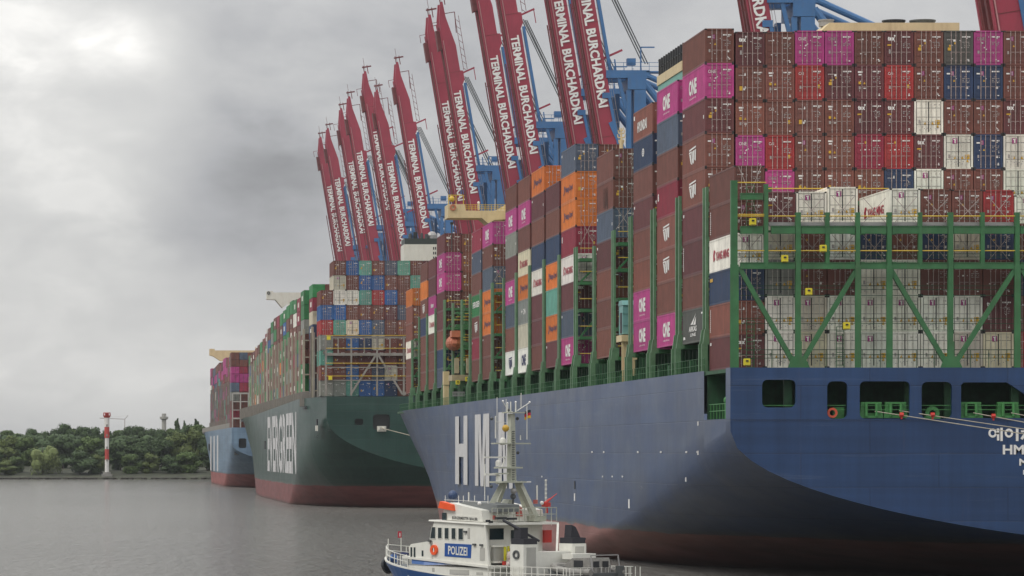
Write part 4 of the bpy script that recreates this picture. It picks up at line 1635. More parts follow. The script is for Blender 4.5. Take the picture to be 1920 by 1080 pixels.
G2 = 'containers on the stern of the green ship'
C2X = xat(602, Y2)
p2 = 2.508
rows2 = [(487.8, {1: 'br', 2: 'bl', 3: 'tg', 4: 'br', 5: 'sg', 6: 'tg', 7: 'br', 8: 'mr'}),
         (515.3, {1: 'bw', 2: 'br', 3: 'bl', 4: 'bl', 5: 'br', 6: 'br', 7: 'tg', 8: 'br'}),
         (543.2, {0: 'br', 1: 'wh', 2: 'wh', 3: 'tg', 4: 'rd', 5: 'bl', 6: 'br', 7: 'br'}),
         (571.1, {0: 'bl', 1: 'bl', 2: 'br', 3: 'br', 4: 'br', 5: 'mr', 6: 'sg', 7: 'rb'}),
         (599.2, {0: 'rd', 1: 'tg', 2: 'cm', 3: 'bl', 4: 'sg', 5: 'br', 6: 'rb', 7: 'br'}),
         (627.5, {0: 'gy', 1: 'br', 2: 'bl', 3: 'nv', 4: 'bw', 5: 'br', 6: 'br'}),
         (656, {0: 'tg', 1: 'br', 2: 'br', 3: 'mr', 4: 'mr', 5: 'br', 6: 'br'}),
         (684.5, {0: 'rb', 1: 'br', 2: 'bl', 3: 'br', 4: 'sg', 5: 'bw', 6: 'br'}),
         (713, {0: 'gy', 1: 'gy', 2: 'tg', 3: 'bl', 4: 'bl', 5: 'nv', 6: 'br'})]
for k, (yt, cols) in enumerate(rows2):
    z1 = zat(yt, Y2)
    z0 = zat(rows2[k + 1][0], Y2) if k < 8 else DK2 + 0.05
    for ccol, c in cols.items():
        where = f'{ORD[k]} row, {NTH[ccol]} column of the green ship stern stack'
        container(c, C2X + ccol * p2, Y2 + 1.6, z0, z1 - z0, lab(c, None, where), G2, prnt=PR[c][0], bars=k < 5, reefer=c in ('wh', 'cm', 'bw'))
print('with green ship', NCONT)
# grey stern truss
t2x = lambda x: xat(x, Y2 + 0.6)
t2z = lambda y: zat(y, Y2 + 0.6)
YG = Y2 + 0.3
b = MB()
b.box(t2x(611), t2x(900), YG + 0.5, YG + 1.2, t2z(664), t2z(662))
tb2 = b.build('lashing_bridge', GREYTR, SHIP2)
for (x, y0, y1, w) in ((611, 628, 742, 4), (658.5, 634, 742, 3.2), (707, 630, 742, 3.2), (757, 630, 742, 3.2), (634, 634, 664, 2.4), (683, 634, 664, 2.4), (731, 634, 664, 2.4), (806, 630, 742, 3.2), (855, 630, 742, 3.2)):
    b = MB()
    ww = w * Y2 / K
    b.box(t2x(x) - ww / 2, t2x(x) + ww / 2, YG, YG + 0.4, t2z(y1), t2z(y0))
    part('post', b, GREYTR, tb2)
for (y0, y1) in ((631, 634.5), (662, 667), (688, 690), (712, 714)):
    b = MB()
    b.box(t2x(611) + 0.25, t2x(870), YG + 0.05, YG + 0.35, t2z(y1), t2z(y0))
    part('beam', b, GREYTR, tb2)
for (xa, ya, xb, yb) in ((704, 667, 657, 740), (710, 667, 755, 740), (804, 667, 759, 740)):
    b = MB()
    b.bar((t2x(xa), YG + 0.2, t2z(ya)), (t2x(xb), YG + 0.2, t2z(yb)), 0.38)
    part('brace', b, GREYTR, tb2)
for y in (629, 653, 681, 705):
    b = MB()
    b.bar((t2x(611), YG - 0.05, t2z(y)), (t2x(870), YG - 0.05, t2z(y)), 0.12)
    part('handrail', b, YRAIL, tb2)
for (x, y) in ((616, 634), (619, 709)):
    b = MB()
    b.box(t2x(x) - 0.35, t2x(x) + 0.35, YG - 0.4, YG - 0.1, t2z(y) - 0.35, t2z(y) + 0.35)
    b.build('socket_box', YELB, SHIP2)
# side structure at the stern corner
b = MB()
b.box(X2 + 2.9, X2 + 4.0, Y2 + 8, Y2 + 13.5, DK2 - 0.3, zat(700, 756))
for i, (s_, dx) in enumerate(((5, 3.4), (8, 2.8), (11, 2.1), (14, 1.6))):
    b.box(X2 + dx, X2 + dx + 0.3, Y2 + s_, Y2 + s_ + 0.4, DK2 - 0.3, 34.6)
b.box(X2 + 3.4, X2 + 3.8, Y2 + 1, Y2 + 14, 30.2, 30.6)
b.build('side_tower', GREYTR, SHIP2)
b = MB()
b.box(xat(569, 790), xat(574, 790), 788, 792, 20, zat(703, 790))
b.build('gangway_tower', WHITEPAINT, SHIP2)

# long rows of small containers on the green ship (one mass) and grey posts between them
b = MB()
posts = MB()
S2X = 44.3
prof = [(577, 532), (569, 545), (562, 558.6), (549, 562), (538, 577), (530, 586), (515, 596), (505, 617), (495, 636), (485, 647), (473, 664), (455, 672), (430, 690)][::-1]
MIX2 = ['br'] * 8 + ['gn'] * 6 + ['mr'] * 2 + ['rb'] * 3 + ['bl', 'tg', 'wh', 'gy', 'sg', 'nv', 'cr', 'rd', 'or', 'cm']
y = Y2 + 15.5
bi = 0
while y < Y2 + 345:
    inset = 0 if y < 1030 else (y - 1030) * 0.05
    if y < Y2 + 29:
        inset = 0.9
    X0 = S2X + inset
    px = VX + K * X0 / y
    ytop = interp(prof, px)
    ztop = zat(ytop, y)
    n = max(4, round((ztop - 23.0) / 2.8))
    h = (ztop - 23.0) / n
    gap = 1.8
    for k in range(n):
        top = k >= n - 2
        c0 = R.choice(['gn', 'gn', 'br', 'cr'] if (k >= n - 1 and 500 < px < 585) else MIX2)
        for ccol in range(0, 22 if k > n - 3 else 4):
            cc = c0 if ccol == 0 else R.choice(MIX2)
            stuff_box(b, cc, X0 + ccol * p2, X0 + ccol * p2 + CW, y + 0.1, y + CL, 23.0 + h * k, 23.0 + h * (k + 1) - 0.08)
            if ccol < 2 and R.random() < 0.5:   # white logo patch
                pass
        if R.random() < 0.4:
            stuff_box(b, 'wh', X0 - 0.03, X0 - 0.005, y + 4, y + 8, 23.0 + h * k + 0.9, 23.0 + h * k + 1.9)
    for xx in (0, 1, 2):
        posts.box(X0 - 0.35 + xx * p2, X0 + 0.1 + xx * p2, y - 1.5, y - 1.0, 19.8, min(35.8, ztop - 2.6))
        posts.box(X0 - 0.35 + xx * p2, X0 + 0.1 + xx * p2, y - 0.7, y - 0.3, 19.8, min(35.8, ztop - 2.6))
    for z in (23, 26.5, 30, 33.4):
        posts.box(X0 + 0.1, X0 + 50, y - 1.4, y - 0.4, z, z + 0.25)
    y += 14.2
    bi += 1
tag(b.build('container_rows', VCOL), 'long side rows of green, brown and mixed containers on the green ship', 'containers', kind='stuff')
tag(posts.build('lashing_posts', mat('beige_grey_posts', (0.42, 0.38, 0.29), rough=0.6, var=0.15), SHIP2), kind='stuff')

# funnel and bridge wing of the green ship
YF = 800.0
b = MB()
b.box(xat(758, YF), xat(822, YF), YF, YF + 9, 22, zat(458, YF))
f2 = b.build('funnel', WHITEPAINT, SHIP2)
b = MB()
b.box(xat(759, YF), xat(821, YF), YF + 0.1, YF + 8.8, zat(458, YF) + 0.003, zat(447, YF))
b.build('funnel_cap', mat('funnel_green_black', (0.04, 0.05, 0.045), rough=0.5), f2)
b = MB()
for i in range(3):
    for j in range(3):
        X = xat(812 + i * 3.6, YF)
        b.box(X, X + 0.22, YF - 0.05, YF - 0.003, zat(463 + j * 9 + 5, YF), zat(463 + j * 9, YF))
b.build('louvre', BLACK, f2)
for (x, y, w, m) in ((772, 436, 6, DKGREY), (782, 433, 8, BLACK), (794, 435, 5, DKGREY), (803, 437, 7, DKGREY)):
    b = MB()
    b.bar((xat(x, YF), YF + 4, zat(447, YF)), (xat(x, YF), YF + 4, zat(y, YF)), w * YF / K, 12)
    b.build('exhaust_pipe', m, f2)
b = MB()
b.ball((xat(814, YF), YF + 5, zat(441, YF)), 1.1, nu=10, nv=7)
b.bar((xat(814, YF), YF + 5, zat(447, YF)), (xat(814, YF), YF + 5, zat(441, YF)), 2.2, 12)
b.build('radar_dome', STEEL, f2)
YB2 = 934.0
b = MB()
bx_ = lambda x: xat(x, YB2)
bz_ = lambda y: zat(y, YB2)
b.box(bx_(545), bx_(660), YB2, YB2 + 16, 20, bz_(562))
h2_ = b.build('bridge_house', WHITEPAINT, SHIP2)
b = MB()
b.prism([(bx_(499.5), bz_(561.5)), (bx_(516), bz_(562.5)), (bx_(529), bz_(578)), (bx_(545), bz_(566)), (bx_(620), bz_(563)), (bx_(620), bz_(549)), (bx_(512), bz_(549)), (bx_(511), bz_(546.5)), (bx_(499.5), bz_(546.5))], 1, YB2 - 2, YB2 + 2)
b.build('bridge_wing', WHITEPAINT, h2_)
b = MB()
b.ring((bx_(503), YB2 - 2.1, bz_(550)), (1, 0, 0), (0, 0, 1), 0.3, 0.1, 10)
b.build('life_ring', DKGREY, h2_)
b = MB()
b.bar((xat(501, 930), 930, 22), (xat(501, 930), 930, zat(616, 930)), 0.2, 5)
b.bar((xat(498, 930), 930, zat(622, 930)), (xat(504, 930), 930, zat(622, 930)), 0.15, 5)
b.build('signal_mast', WHITEPAINT, SHIP2)
# mooring line of the green ship
b = MB()
p0, p1 = Vector((T2X(716), Y2 - 0.4, T2Z(803))), Vector((T2X(784), Y2 - 14, T2Z(818)))
d = p1 - p0
last = p0
for i in range(1, 9):
    q = p0 + d * (i / 8 * 5.2) - Vector((0, 0, 1.0 * math.sin(math.pi * i / 8)))
    b.bar(last, q, 0.16, 5, cap=False)
    last = q
tag(b.build('mooring_line', ROPE), 'pale mooring line from the square stern opening of the green ship', 'mooring line', 'mooring lines')

# ------------------------------------------------------------------ third ship (pale blue hull)
SHIP3 = empty('container_ship', (0, 0, 0))
tag(SHIP3, 'farthest container ship with pale blue hull, leftmost and smallest of the three', 'ship')
Y3, X3, B3 = 1165.0, 44.2, 29.5
DK3 = 18.4
hull3 = hullmat('pale_blue_hull_paint', (0.15, 0.225, 0.31), (0.30, 0.10, 0.09), 4.2, rough=0.45)
T3X = lambda x: xat(x, Y3)
T3Z = lambda y: zat(y, Y3)
make_hull('hull', X3, B3, Y3, 390.0, lambda s: DK3,
          [(0, 6.0), (4, 2.0), (9, -0.5), (20, -7), (90, -14), (400, -15)],
          [(0, 13.5), (15, 10), (40, 5), (80, -2), (160, -10), (400, -10)],
          [(0, B3 - 0.2), (10, B3), (250, B3), (300, 28.6), (330, 26), (360, 20), (380, 10), (390, 0.4)],
          [(0, B3), (200, 29), (260, 26), (300, 21), (335, 14), (365, 5), (380, 0.3), (390, 0.3)],
          hull3, SHIP3, holes=[rrect(T3X(447.5), T3X(462), T3Z(840), T3Z(822), 0.5)])
b = MB()
b.box(T3X(440), T3X(600), Y3 + 2, Y3 + 2.3, 10, DK3 - 0.3)
b.box(X3 + 0.6, X3 + 58, Y3 + 4, Y3 + 300, DK3 - 0.5, DK3 - 0.06)
b.build('deck', DKGREY, SHIP3)
b = MB()
b.text('III', (X3 - 0.05, K * X3 / (394.5 - VX), 4.5), (0, -(K * X3 / (394.5 - VX) - K * X3 / (409.5 - VX)), 0), (0, 0, 12.0), None, 0.0)
b.box(X3 - 0.1, X3 - 0.02, K * X3 / (393 - VX), K * X3 / (391 - VX), zat(845, 1370), zat(832, 1370), 1)
b.build('lettering', [MATS['hull_white'], BLACK], SHIP3)
b = MB()
MIX3 = ['br'] * 5 + ['mr'] * 2 + ['on'] * 5 + ['cr'] * 4 + ['rb', 'sg', 'sg', 'gy', 'nv', 'wh', 'tg', 'rd']
C3X = T3X(434)
stern3 = [(660, 'br sg br br br br'.split()), (674, 'br br mr br mr br'.split()), (687, 'on cr br br mr br'.split()), (700, 'on on on on br br'.split()),
          (717, 'sg cr cr br br br'.split()), (734, 'gy br mr br br br'.split()), (751, 'br br mr br br br'.split()), (768, 'cr cr on br br br'.split()), (785, 'br br br br br br'.split())]
for k, (yt, cc) in enumerate(stern3):
    z1 = T3Z(yt)
    z0 = T3Z(stern3[k + 1][0]) if k + 1 < len(stern3) else DK3
    for i, c in enumerate(cc):
        stuff_box(b, c, C3X + i * 2.52, C3X + i * 2.52 + CW, Y3 + 1.5, Y3 + 13.7, z0, z1 - 0.08)
        stuff_box(b, 'dg', C3X + i * 2.52 + 1.17, C3X + i * 2.52 + 1.27, Y3 + 1.46, Y3 + 1.49, z0 + 0.1, z1 - 0.2)
prof3 = [(380, 712), (388, 705), (397, 692), (404, 691), (412, 682), (420, 672), (436, 662), (470, 660)]
y = Y3 + 16
posts = MB()
while y < Y3 + 300:
    inset = 0 if y < 1370 else (y - 1370) * 0.06
    X0 = X3 + 0.6 + inset
    px = VX + K * X0 / y
    ztop = zat(interp(prof3, px) + R.choice((-3, 0, 3)), y)
    n = max(4, round((ztop - DK3 - 1.5) / 2.8))
    h = (ztop - DK3 - 1.5) / n
    for k in range(n):
        for ccol in range(0, 20 if k > n - 3 else 3):
            stuff_box(b, R.choice(MIX3), X0 + ccol * 2.52, X0 + ccol * 2.52 + CW, y + 0.1, y + CL, DK3 + 1.5 + h * k, DK3 + 1.5 + h * (k + 1) - 0.1)
    posts.box(X0 - 0.3, X0 + 0.1, y - 1.2, y - 0.7, DK3, min(33, ztop - 3))
    posts.box(X0 - 0.5, X0 - 0.1, y + 5.5, y + 5.9, DK3 - 0.3, DK3 + 3)
    y += 14.2
tag(b.build('container_rows', VCOL), 'mass of magenta, red and brown containers on the pale blue ship', 'containers', kind='stuff')
posts.box(X3 + 0.1, X3 + 58, Y3 + 15, Y3 + 290, DK3 - 0.05, DK3 + 1.5)
tag(posts.build('lashing_posts', GREYTR, SHIP3), kind='stuff')
b = MB()
YG3 = Y3 + 0.4
for x in (436, 451, 466, 482, 497):
    b.box(T3X(x) - 0.2, T3X(x) + 0.2, YG3, YG3 + 0.4, DK3, T3Z(737))
for (y0, y1) in ((736, 739), (752, 754), (768, 769.5), (783, 786)):
    b.box(T3X(436) + 0.25, T3X(520), YG3 + 0.03, YG3 + 0.33, T3Z(y1), T3Z(y0))
b.bar((T3X(467), YG3 + 0.2, T3Z(798)), (T3X(480), YG3 + 0.2, T3Z(770)), 0.4)
b.build('lashing_bridge', mat('pale_grey_truss', (0.42, 0.40, 0.36), rough=0.6), SHIP3)
YW3 = 1385.0
b = MB()
wx3 = lambda x: xat(x, YW3)
wz3 = lambda y: zat(y, YW3)
b.prism([(wx3(393), wz3(666)), (wx3(400), wz3(668)), (wx3(414), wz3(677)), (wx3(440), wz3(677)), (wx3(480), wz3(672)), (wx3(480), wz3(657)), (wx3(403), wz3(657)), (wx3(402), wz3(654)), (wx3(393), wz3(654))], 1, YW3, YW3 + 5)
b.box(wx3(420), wx3(500), YW3, YW3 + 12, 18, wz3(677))
b.bar((wx3(480), YW3 + 2, wz3(657)), (wx3(480), YW3 + 2, wz3(650)), 0.3)
b.build('bridge_wing', CREAM, SHIP3)

# ------------------------------------------------------------------ quay and cranes
CONC = mat('quay_concrete', (0.26, 0.25, 0.23), rough=0.9, var=0.2, scale=0.3, dirt=(0.1, 0.1, 0.08), dirt_amt=0.5)
b = MB()
b.box(117, 900, 150, 1960, -3, 6.5)
tag(b.build('quay', CONC), kind='structure')
CRED = mat('crane_red_paint', (0.33, 0.035, 0.062), rough=0.5, var=0.10, scale=0.15, dirt=(0.12, 0.03, 0.035), dirt_amt=0.3)
CREDD = mat('crane_red_primer', (0.16, 0.035, 0.035), rough=0.6, var=0.25, scale=0.4)
CBLUE = mat('crane_blue_paint', (0.050, 0.155, 0.34), rough=0.45, var=0.12, scale=0.2, dirt=(0.1, 0.12, 0.14), dirt_amt=0.3)
CABLE = mat('steel_cable', (0.10, 0.11, 0.11), rough=0.7)

XH, ZH = 6.5, 58.0            # boom hinge, measured from the crane's origin at the waterside rail (X), quay level z = 0 world
TIPX, TIPZ = -9.0, 150.9


def build_crane(text_lo, text_hi):
    root = empty('gantry_crane', (0, 0, 0))
    U = Vector((TIPX - XH, 0, TIPZ - ZH))
    Lb = U.length
    U.normalize()
    N = Vector((U.z, 0, -U.x))      # to the right of the boom, perpendicular
    O = Vector((XH, 0, ZH))

    def P(a, n, y=0.0):
        """a along the boom, n across (+ to the land), y along the quay"""
        return O + U * a + N * n + Vector((0, y, 0))
    wf, wb = 2.0, 2.0
    for yy, nm in ((0.0, 0), (8.2, 1)):
        m = MB()
        prof = [(0, -wf), (Lb - 13, -wf), (Lb - 5, -wf + 0.25), (Lb - 1.5, -0.9), (Lb, -0.6), (Lb, 0.1), (Lb - 5, 0.3), (Lb - 14, wb), (Lb - 22, wb), (Lb - 22.2, wb + 0.9), (Lb - 25, wb + 0.9), (Lb - 26.5, wb), (0, wb)]
        # boom side as polygon extruded in Y
        pts = [(P(a, n).x, P(a, n).z) for a, n in prof]
        m.prism(pts, 1, yy, yy + 1.7)
        for n_ in (-wf - 0.12,):
            q0, q1 = P(0, n_, yy), P(Lb - 6, n_, yy)
            m.bar(q0 + Vector((0, -0.1, 0)), q1 + Vector((0, -0.1, 0)), 0.3)
        m.build('boom_girder', CRED, root)
    # thin flange, cable tray, lattice walkway on the water side
    m = MB()
    m.bar(P(4, -wf + 0.35, -0.1), P(Lb - 12, -wf + 0.35, -0.1), 0.22)
    m.build('flange', mat('pale_red_flange', (0.45, 0.22, 0.22), rough=0.5), root)
    m = MB()
    m.bar(P(0, -wf - 1.3, 2.5), P(Lb - 35, -wf - 1.3, 2.5), 0.3)
    for a in range(4, int(Lb) - 34, 6):
        m.bar(P(a, -wf - 1.3, 2.5), P(a, -wf, 2.5), 0.15)
    m.build('cable_tray', CREDD, root)
    m = MB()
    for a in range(3, int(Lb) - 6, 7):
        m.bar(P(a, -wf + 0.8, 1.7), P(a, -wf + 0.8, 8.2), 0.8)
        if a + 7 < Lb - 6:
            m.bar(P(a, -wf + 0.8, 1.7), P(a + 7, -wf + 0.8, 8.2), 0.3)
    m.bar(P(2, -wf + 0.3, 2.9), P(Lb - 10, -wf + 0.3, 2.9), 1.2)
    m.bar(P(2, -wf + 0.3, 6.6), P(Lb - 10, -wf + 0.3, 6.6), 0.9)
    m.build('cross_beams', CREDD, root)
    m = MB()
    for a in range(9, int(Lb) - 14, 9):
        m.bar(P(a, -wf + 0.05, -0.02), P(a, wf - 0.05, -0.02), 0.09)
    tag(m.build('plate_seams', CREDD, root), kind='stuff')
    m = MB()
    for a in range(3, int(Lb) - 26, 3):
        m.bar(P(a, wb, 1.2), P(a, wb + 1.1, 1.2), 0.09)
    m.bar(P(3, wb + 1.1, 1.2), P(Lb - 27, wb + 1.1, 1.2), 0.09)
    m.bar(P(3, wb + 0.55, 1.2), P(Lb - 27, wb + 0.55, 1.2), 0.07)
    tag(m.build('walkway_rail', mat('pale_rail', (0.45, 0.42, 0.42), rough=0.6), root), kind='stuff')
    # lettering
    m = MB()
    a0, a1 = (text_lo - ZH) / U.z, (text_hi - ZH) / U.z
    m.text('TERMINAL BURCHARDKAI', P(a1, -1.15, -0.18), U * (a0 - a1), N * 2.3, None, 0.035)
    m.build('lettering', WHITE, root)
    # tip: head frame, small hanging platform, ladder and antennas
    m = MB()
    m.prism([(P(a, n).x, P(a, n).z) for a, n in ((Lb - 9, -wf - 0.1), (Lb - 14.5, -wf - 0.2), (Lb - 14.8, -wf - 1.5), (Lb - 8.5, -wf - 1.4))], 1, 1, 5)
    m.build('trolley_cabin', CREDD, root)
    m = MB()
    for n_ in (-0.6, 0.8):
        m.bar(P(Lb - 1, n_, 0.8), P(Lb + 2.2, n_, 0.8), 0.28)
    m.bar(P(Lb + 1.6, -1.1, 0.8), P(Lb + 1.6, 2.3, 0.8), 0.5)
    m.bar(P(Lb - 1, -0.2, 0.8), P(Lb + 5, -0.2, 0.8), 0.12)
    m.bar(P(Lb - 3.5, 0, 3), P(Lb - 3.5, 3.6, 3), 0.22)
    m.bar(P(Lb - 3.5, 3.6, 3), P(Lb - 10, 3.1, 3), 0.25)
    for k in range(8):
        m.bar(P(Lb - 6 - k * 2.2, 3.2, 0.5), P(Lb - 7.1 - k * 2.2, 4.3, 0.5), 0.12)
    m.bar(P(Lb - 5, 3.2, 0.5), P(Lb - 22, 3.2, 0.5), 0.13)
    m.bar(P(Lb - 5, 4.3, 0.5), P(Lb - 22, 4.3, 0.5), 0.13)
    for n_ in (-wf - 2.4,):
        m.bar(P(Lb - 6, n_, 1), P(Lb - 8.5, n_, 1), 0.15)
        m.bar(P(Lb - 6, n_, 1), P(Lb - 6, n_ + 2, 1), 0.15)
    m.build('boom_tip', CREDD, root)
    # little brackets on the landward edge
    m = MB()
    for a in (Lb - 23, Lb - 49, Lb - 78):
        m.bar(P(a, wb, 0.8), P(a + 1.2, wb + 4.6, 0.8), 0.5)
        m.bar(P(a + 1.2, wb + 4.4, 0.8), P(a - 2.6, wb + 4.4, 0.8), 0.22) if a > Lb - 30 else None
    m.prism([(P(a, n).x, P(a, n).z) for a, n in ((20, wb), (24, wb), (25, wb + 0.3), (22.5, wb + 2.4))], 1, 0.3, 1.4)
    tag(m.build('stay_bracket', CRED, root), kind='stuff')
    # folded blue fore-stays along the boom
    m = MB()
    m.bar(P(Lb - 26, wb + 0.9, 0.5), P(Lb - 52, wb + 1.0, 0.5), 0.75)
    m.bar(P(Lb - 52, wb + 1.0, 0.5), Vector((2.2, 0.5, 98.6)), 0.8)
    m.bar(P(Lb - 26, wb + 0.9, 9.2), Vector((2.2, 9.2, 98.6)), 0.7)
    m.build('fore_stay', CBLUE, root)
    # hoist ropes
    m = MB()
    for k, (n_, yq) in enumerate(((2.8, 1.0), (3.3, 1.5), (4.2, 5.0), (4.7, 5.5))):
        m.bar(P(Lb - 24, n_, yq), Vector((10.0 + k * 0.7, yq, 102.0)), 0.24, 4, cap=False)
    m.build('hoist_rope', CABLE, root)
    # pylon
    zt = 100.0
    m = MB()
    m.box(1.5, 11.6, -0.6, 2.2, zt - 1.8, zt)
    m.box(1.5, 11.6, 9.5, 12.0, zt - 1.8, zt)
    m.box(6.5, 10.8, -0.8, 12.2, zt - 4.5, zt - 1.82)
    m.box(0.6, 2.6, -0.4, 11, zt - 6.5, zt - 5.2)
    m.build('pylon_head', CBLUE, root)
    m = MB()
    for x in (1.5, 3.5, 5.5, 7.5, 9.5, 11.5):
        m.bar((x, -0.5, zt), (x, -0.5, zt + 1.8), 0.1)
        m.bar((x, 12, zt), (x, 12, zt + 1.8), 0.1)
    for z in (zt + 0.9, zt + 1.8):
        m.bar((1.5, -0.5, z), (14, -0.5, z), 0.1)
    m.box(10.8, 14.2, -0.6, 3, zt - 0.5, zt - 0.2)
    m.bar((9.6, 0, zt), (9.6, 0, zt + 5.5), 0.3)
    m.bar((9.6, 0, zt + 5.4), (12.8, 0, zt + 5.4), 0.3)
    m.bar((2.5, 0, zt), (2.0, 0, zt + 2.4), 0.35)
    m.bar((3.8, 0, zt), (3.5, 0, zt + 2.6), 0.3)
    m.bar((6.4, 0.5, zt + 2.0), (8.4, 0.5, zt + 2.0), 1.6)
    m.build('walkway', CBLUE, root)
    for (x0, x1, y0, y1) in ((8.0, 10.7, -0.8, 1.4), (6.2, 7.3, -0.6, 0.8), (5.0, 6.0, 9.5, 11.5), (8.8, 10.6, 9.6, 12)):
        m = MB()
        m.box(x0, x1, y0, y1, 46, zt - 4.6)
        m.build('pylon_column', CBLUE, root)
    m = MB()
    m.bar((2.2, 0, zt - 6), (8.5, 0, 62), 0.7)
    m.bar((1.2, 0.3, zt - 6), (3.8, 0.3, 60), 0.55)
    m.bar((2.6, 0.3, zt - 12), (7.0, 0.3, zt - 22), 1.2)
    m.bar((4.4, 0, zt - 1.8), (6.2, 0, zt - 9), 0.8)
    m.bar((3.6, 4, zt - 6), (6.0, 4, 58), 0.8)
    m.bar((1.4, 9, zt - 6), (5.2, 9, 58), 0.9)
    m.build('pylon_brace', CBLUE, root)
    for (p, q, w) in (((11, 0, zt - 1.2), (44, 0, 84), 1.35), ((11, 10.6, zt - 1.2), (44, 10.6, 84), 1.35),
                      ((10.6, 0, zt - 3.0), (33, 0, 68), 1.7), ((10.6, 10.6, zt - 3.2), (33, 10.6, 68), 1.7), ((10.6, 0, zt - 26), (40, 0, 62), 1.2), ((10.6, 10.6, zt - 26), (40, 10.6, 62), 1.2)):
        m = MB()
        m.bar(p, q, w, 10)
        m.build('back_stay', CBLUE, root)
    # landside girders, house, legs
    m = MB()
    for yy in (0, 8.2):
        m.box(4, 62, yy, yy + 1.7, 55.0, 58.5)
    m.build('main_girder', CRED, root)
    m = MB()
    m.box(28, 50, -1.5, 12, 58.6, 64)
    m.build('machinery_house', CBLUE, root)
    for x in (5.0, 38.0):
        for yy in (-7.5, 16.0):
            m = MB()
            m.bar((x, yy, 6.5), (x, 0.8 if yy < 0 else 9.0, 55), 1.7)
            m.build('portal_leg', CBLUE, root)
    m = MB()
    for x in (5.0, 38.0):
        m.box(x - 0.8, x + 0.8, -8, 17, 9.5, 11.5)
        m.box(x - 0.8, x + 0.8, -6, 15, 22, 24)
    for yy in (-6, 15):
        m.box(5.8, 37.2, yy - 0.7, yy + 0.7, 22, 24)
    m.build('portal_beam', CBLUE, root)
    for x in (5.0, 38.0):
        for yy in (-7.5, 16.5):
            m = MB()
            m.box(x - 0.7, x + 0.7, yy - 3.5, yy + 3.5, 6.5, 8.6)
            m.build('bogie', CBLUE, root)
    return root


proA = build_crane(HC + 140 * 0.635, HC + 140 * 0.845)
proB = build_crane(HC + 140 * 0.575, HC + 140 * 0.802)
CR = [  # type, tip px x, tip px y, label
    ('A', 602, 259, 'raised red boom crane, leftmost of the row'),
    ('A', 616, 243, 'raised red boom crane, second from left, overlapping the leftmost'),
    ('A', 641, 206, 'raised red boom crane, third from left above the green ship'),
    ('A', 656, 184, 'raised red boom crane, fourth from left above the green ship'),
    ('A', 686, 137, 'raised red boom crane, fifth from left, taller left half of its pair'),
    ('B', 708, 168, 'raised red boom crane, sixth from left, ending beside the white funnel'),
    ('B', 746, 116, 'raised red boom crane standing alone left of the gap in the row'),
    ('B', 807, 27, 'raised red boom crane, left of the pair behind the cream bridge wing'),
    ('B', 829, 3, 'raised red boom crane, right of the pair behind the cream bridge wing'),
    ('B', None, -79, 'raised red boom crane above the brown and magenta stacks, tip cut off'),
    ('B', None, -126, 'raised red boom crane with blue frame left of the orange containers'),
    ('B', None, -223, 'raised red boom crane above the slate container, seen nearly whole width'),
    ('B', None, -277, 'raised red boom crane with large blue pylon right beside its boom'),
    ('B', 'n', 0, 'raised red boom crane behind the upper left corner of the container wall'),
    ('B', 'm', 0, 'raised red boom crane at the upper right corner of the picture'),
]
usedA = usedB = False
for (ty, px, py, lb) in CR:
    if px == 'n':
        Y, X = 746.0, 120.0 + 10.9
    elif px == 'm':
        Y, X = 566.0, 120.0 + 12.4
    else:
        Y = K * 140 / (VY - py)
        if ty == 'A':
            Y *= 1.07
        if px is None:
            X = 120.0
        else:
            X = xat(px, Y) - TIPX * (1.07 if ty == 'A' else 1)
    if ty == 'A':
        o = proA if not usedA else copy_tree(proA)
        usedA = True
    else:
        o = proB if not usedB else copy_tree(proB)
        usedB = True
    o.location = (X, Y, 0)
    if ty == 'A':
        o.scale = (1.07, 1.07, 1.07)
    tag(o, lb, 'gantry crane', 'raised quay cranes')

# ------------------------------------------------------------------ water
wm_ = bpy.data.materials.new('river_water')
wm_.use_nodes = True
nt = wm_.node_tree
L = nt.links.new
bs = nt.nodes['Principled BSDF']
bs.inputs['Base Color'].default_value = (0.215, 0.205, 0.178, 1)
bs.inputs['Roughness'].default_value = 0.14
bs.inputs['IOR'].default_value = 1.33
geo = nt.nodes.new('ShaderNodeNewGeometry')


def wn(scale, sx, sy, det, rg=0.6):
    m_ = nt.nodes.new('ShaderNodeMapping')
    m_.inputs['Scale'].default_value = (sx, sy, 1)
    m_.inputs['Rotation'].default_value = (0, 0, 0.06)
    L(geo.outputs['Position'], m_.inputs[0])
    n = nt.nodes.new('ShaderNodeTexNoise')
    n.inputs['Scale'].default_value = scale
    n.inputs['Detail'].default_value = det
    n.inputs['Roughness'].default_value = rg
    L(m_.outputs[0], n.inputs['Vector'])
    return n.outputs['Fac']


def wmath(op, a, c):
    n = nt.nodes.new('ShaderNodeMath')
    n.operation = op
    for i, x in enumerate((a, c)):
        if isinstance(x, (int, float)):
            n.inputs[i].default_value = x
        else:
            L(x, n.inputs[i])
    return n.outputs[0]


gust = wn(0.012, 1, 0.35, 3, 0.55)
hgt = wmath('ADD', wmath('MULTIPLY', wn(0.5, 1, 0.8, 5, 0.7), 1.5), wmath('MULTIPLY', wn(2.4, 1, 1, 4), 0.3))
hgt = wmath('ADD', hgt, wmath('MULTIPLY', wn(0.6, 1, 0.28, 5, 0.7), 4.6))
hgt = wmath('MULTIPLY', hgt, wmath('ADD', wmath('MULTIPLY', gust, 1.4), 0.3))
bp = nt.nodes.new('ShaderNodeBump')
bp.inputs['Strength'].default_value = 1.0
bp.inputs['Distance'].default_value = 1.0
L(hgt, bp.inputs['Height'])
L(bp.outputs[0], bs.inputs['Normal'])
b = MB()
b.add([(-6000, -200, 0), (6000, -200, 0), (6000, 9000, 0), (-6000, 9000, 0)], [(0, 1, 2, 3)])
tag(b.build('river', wm_), kind='structure')

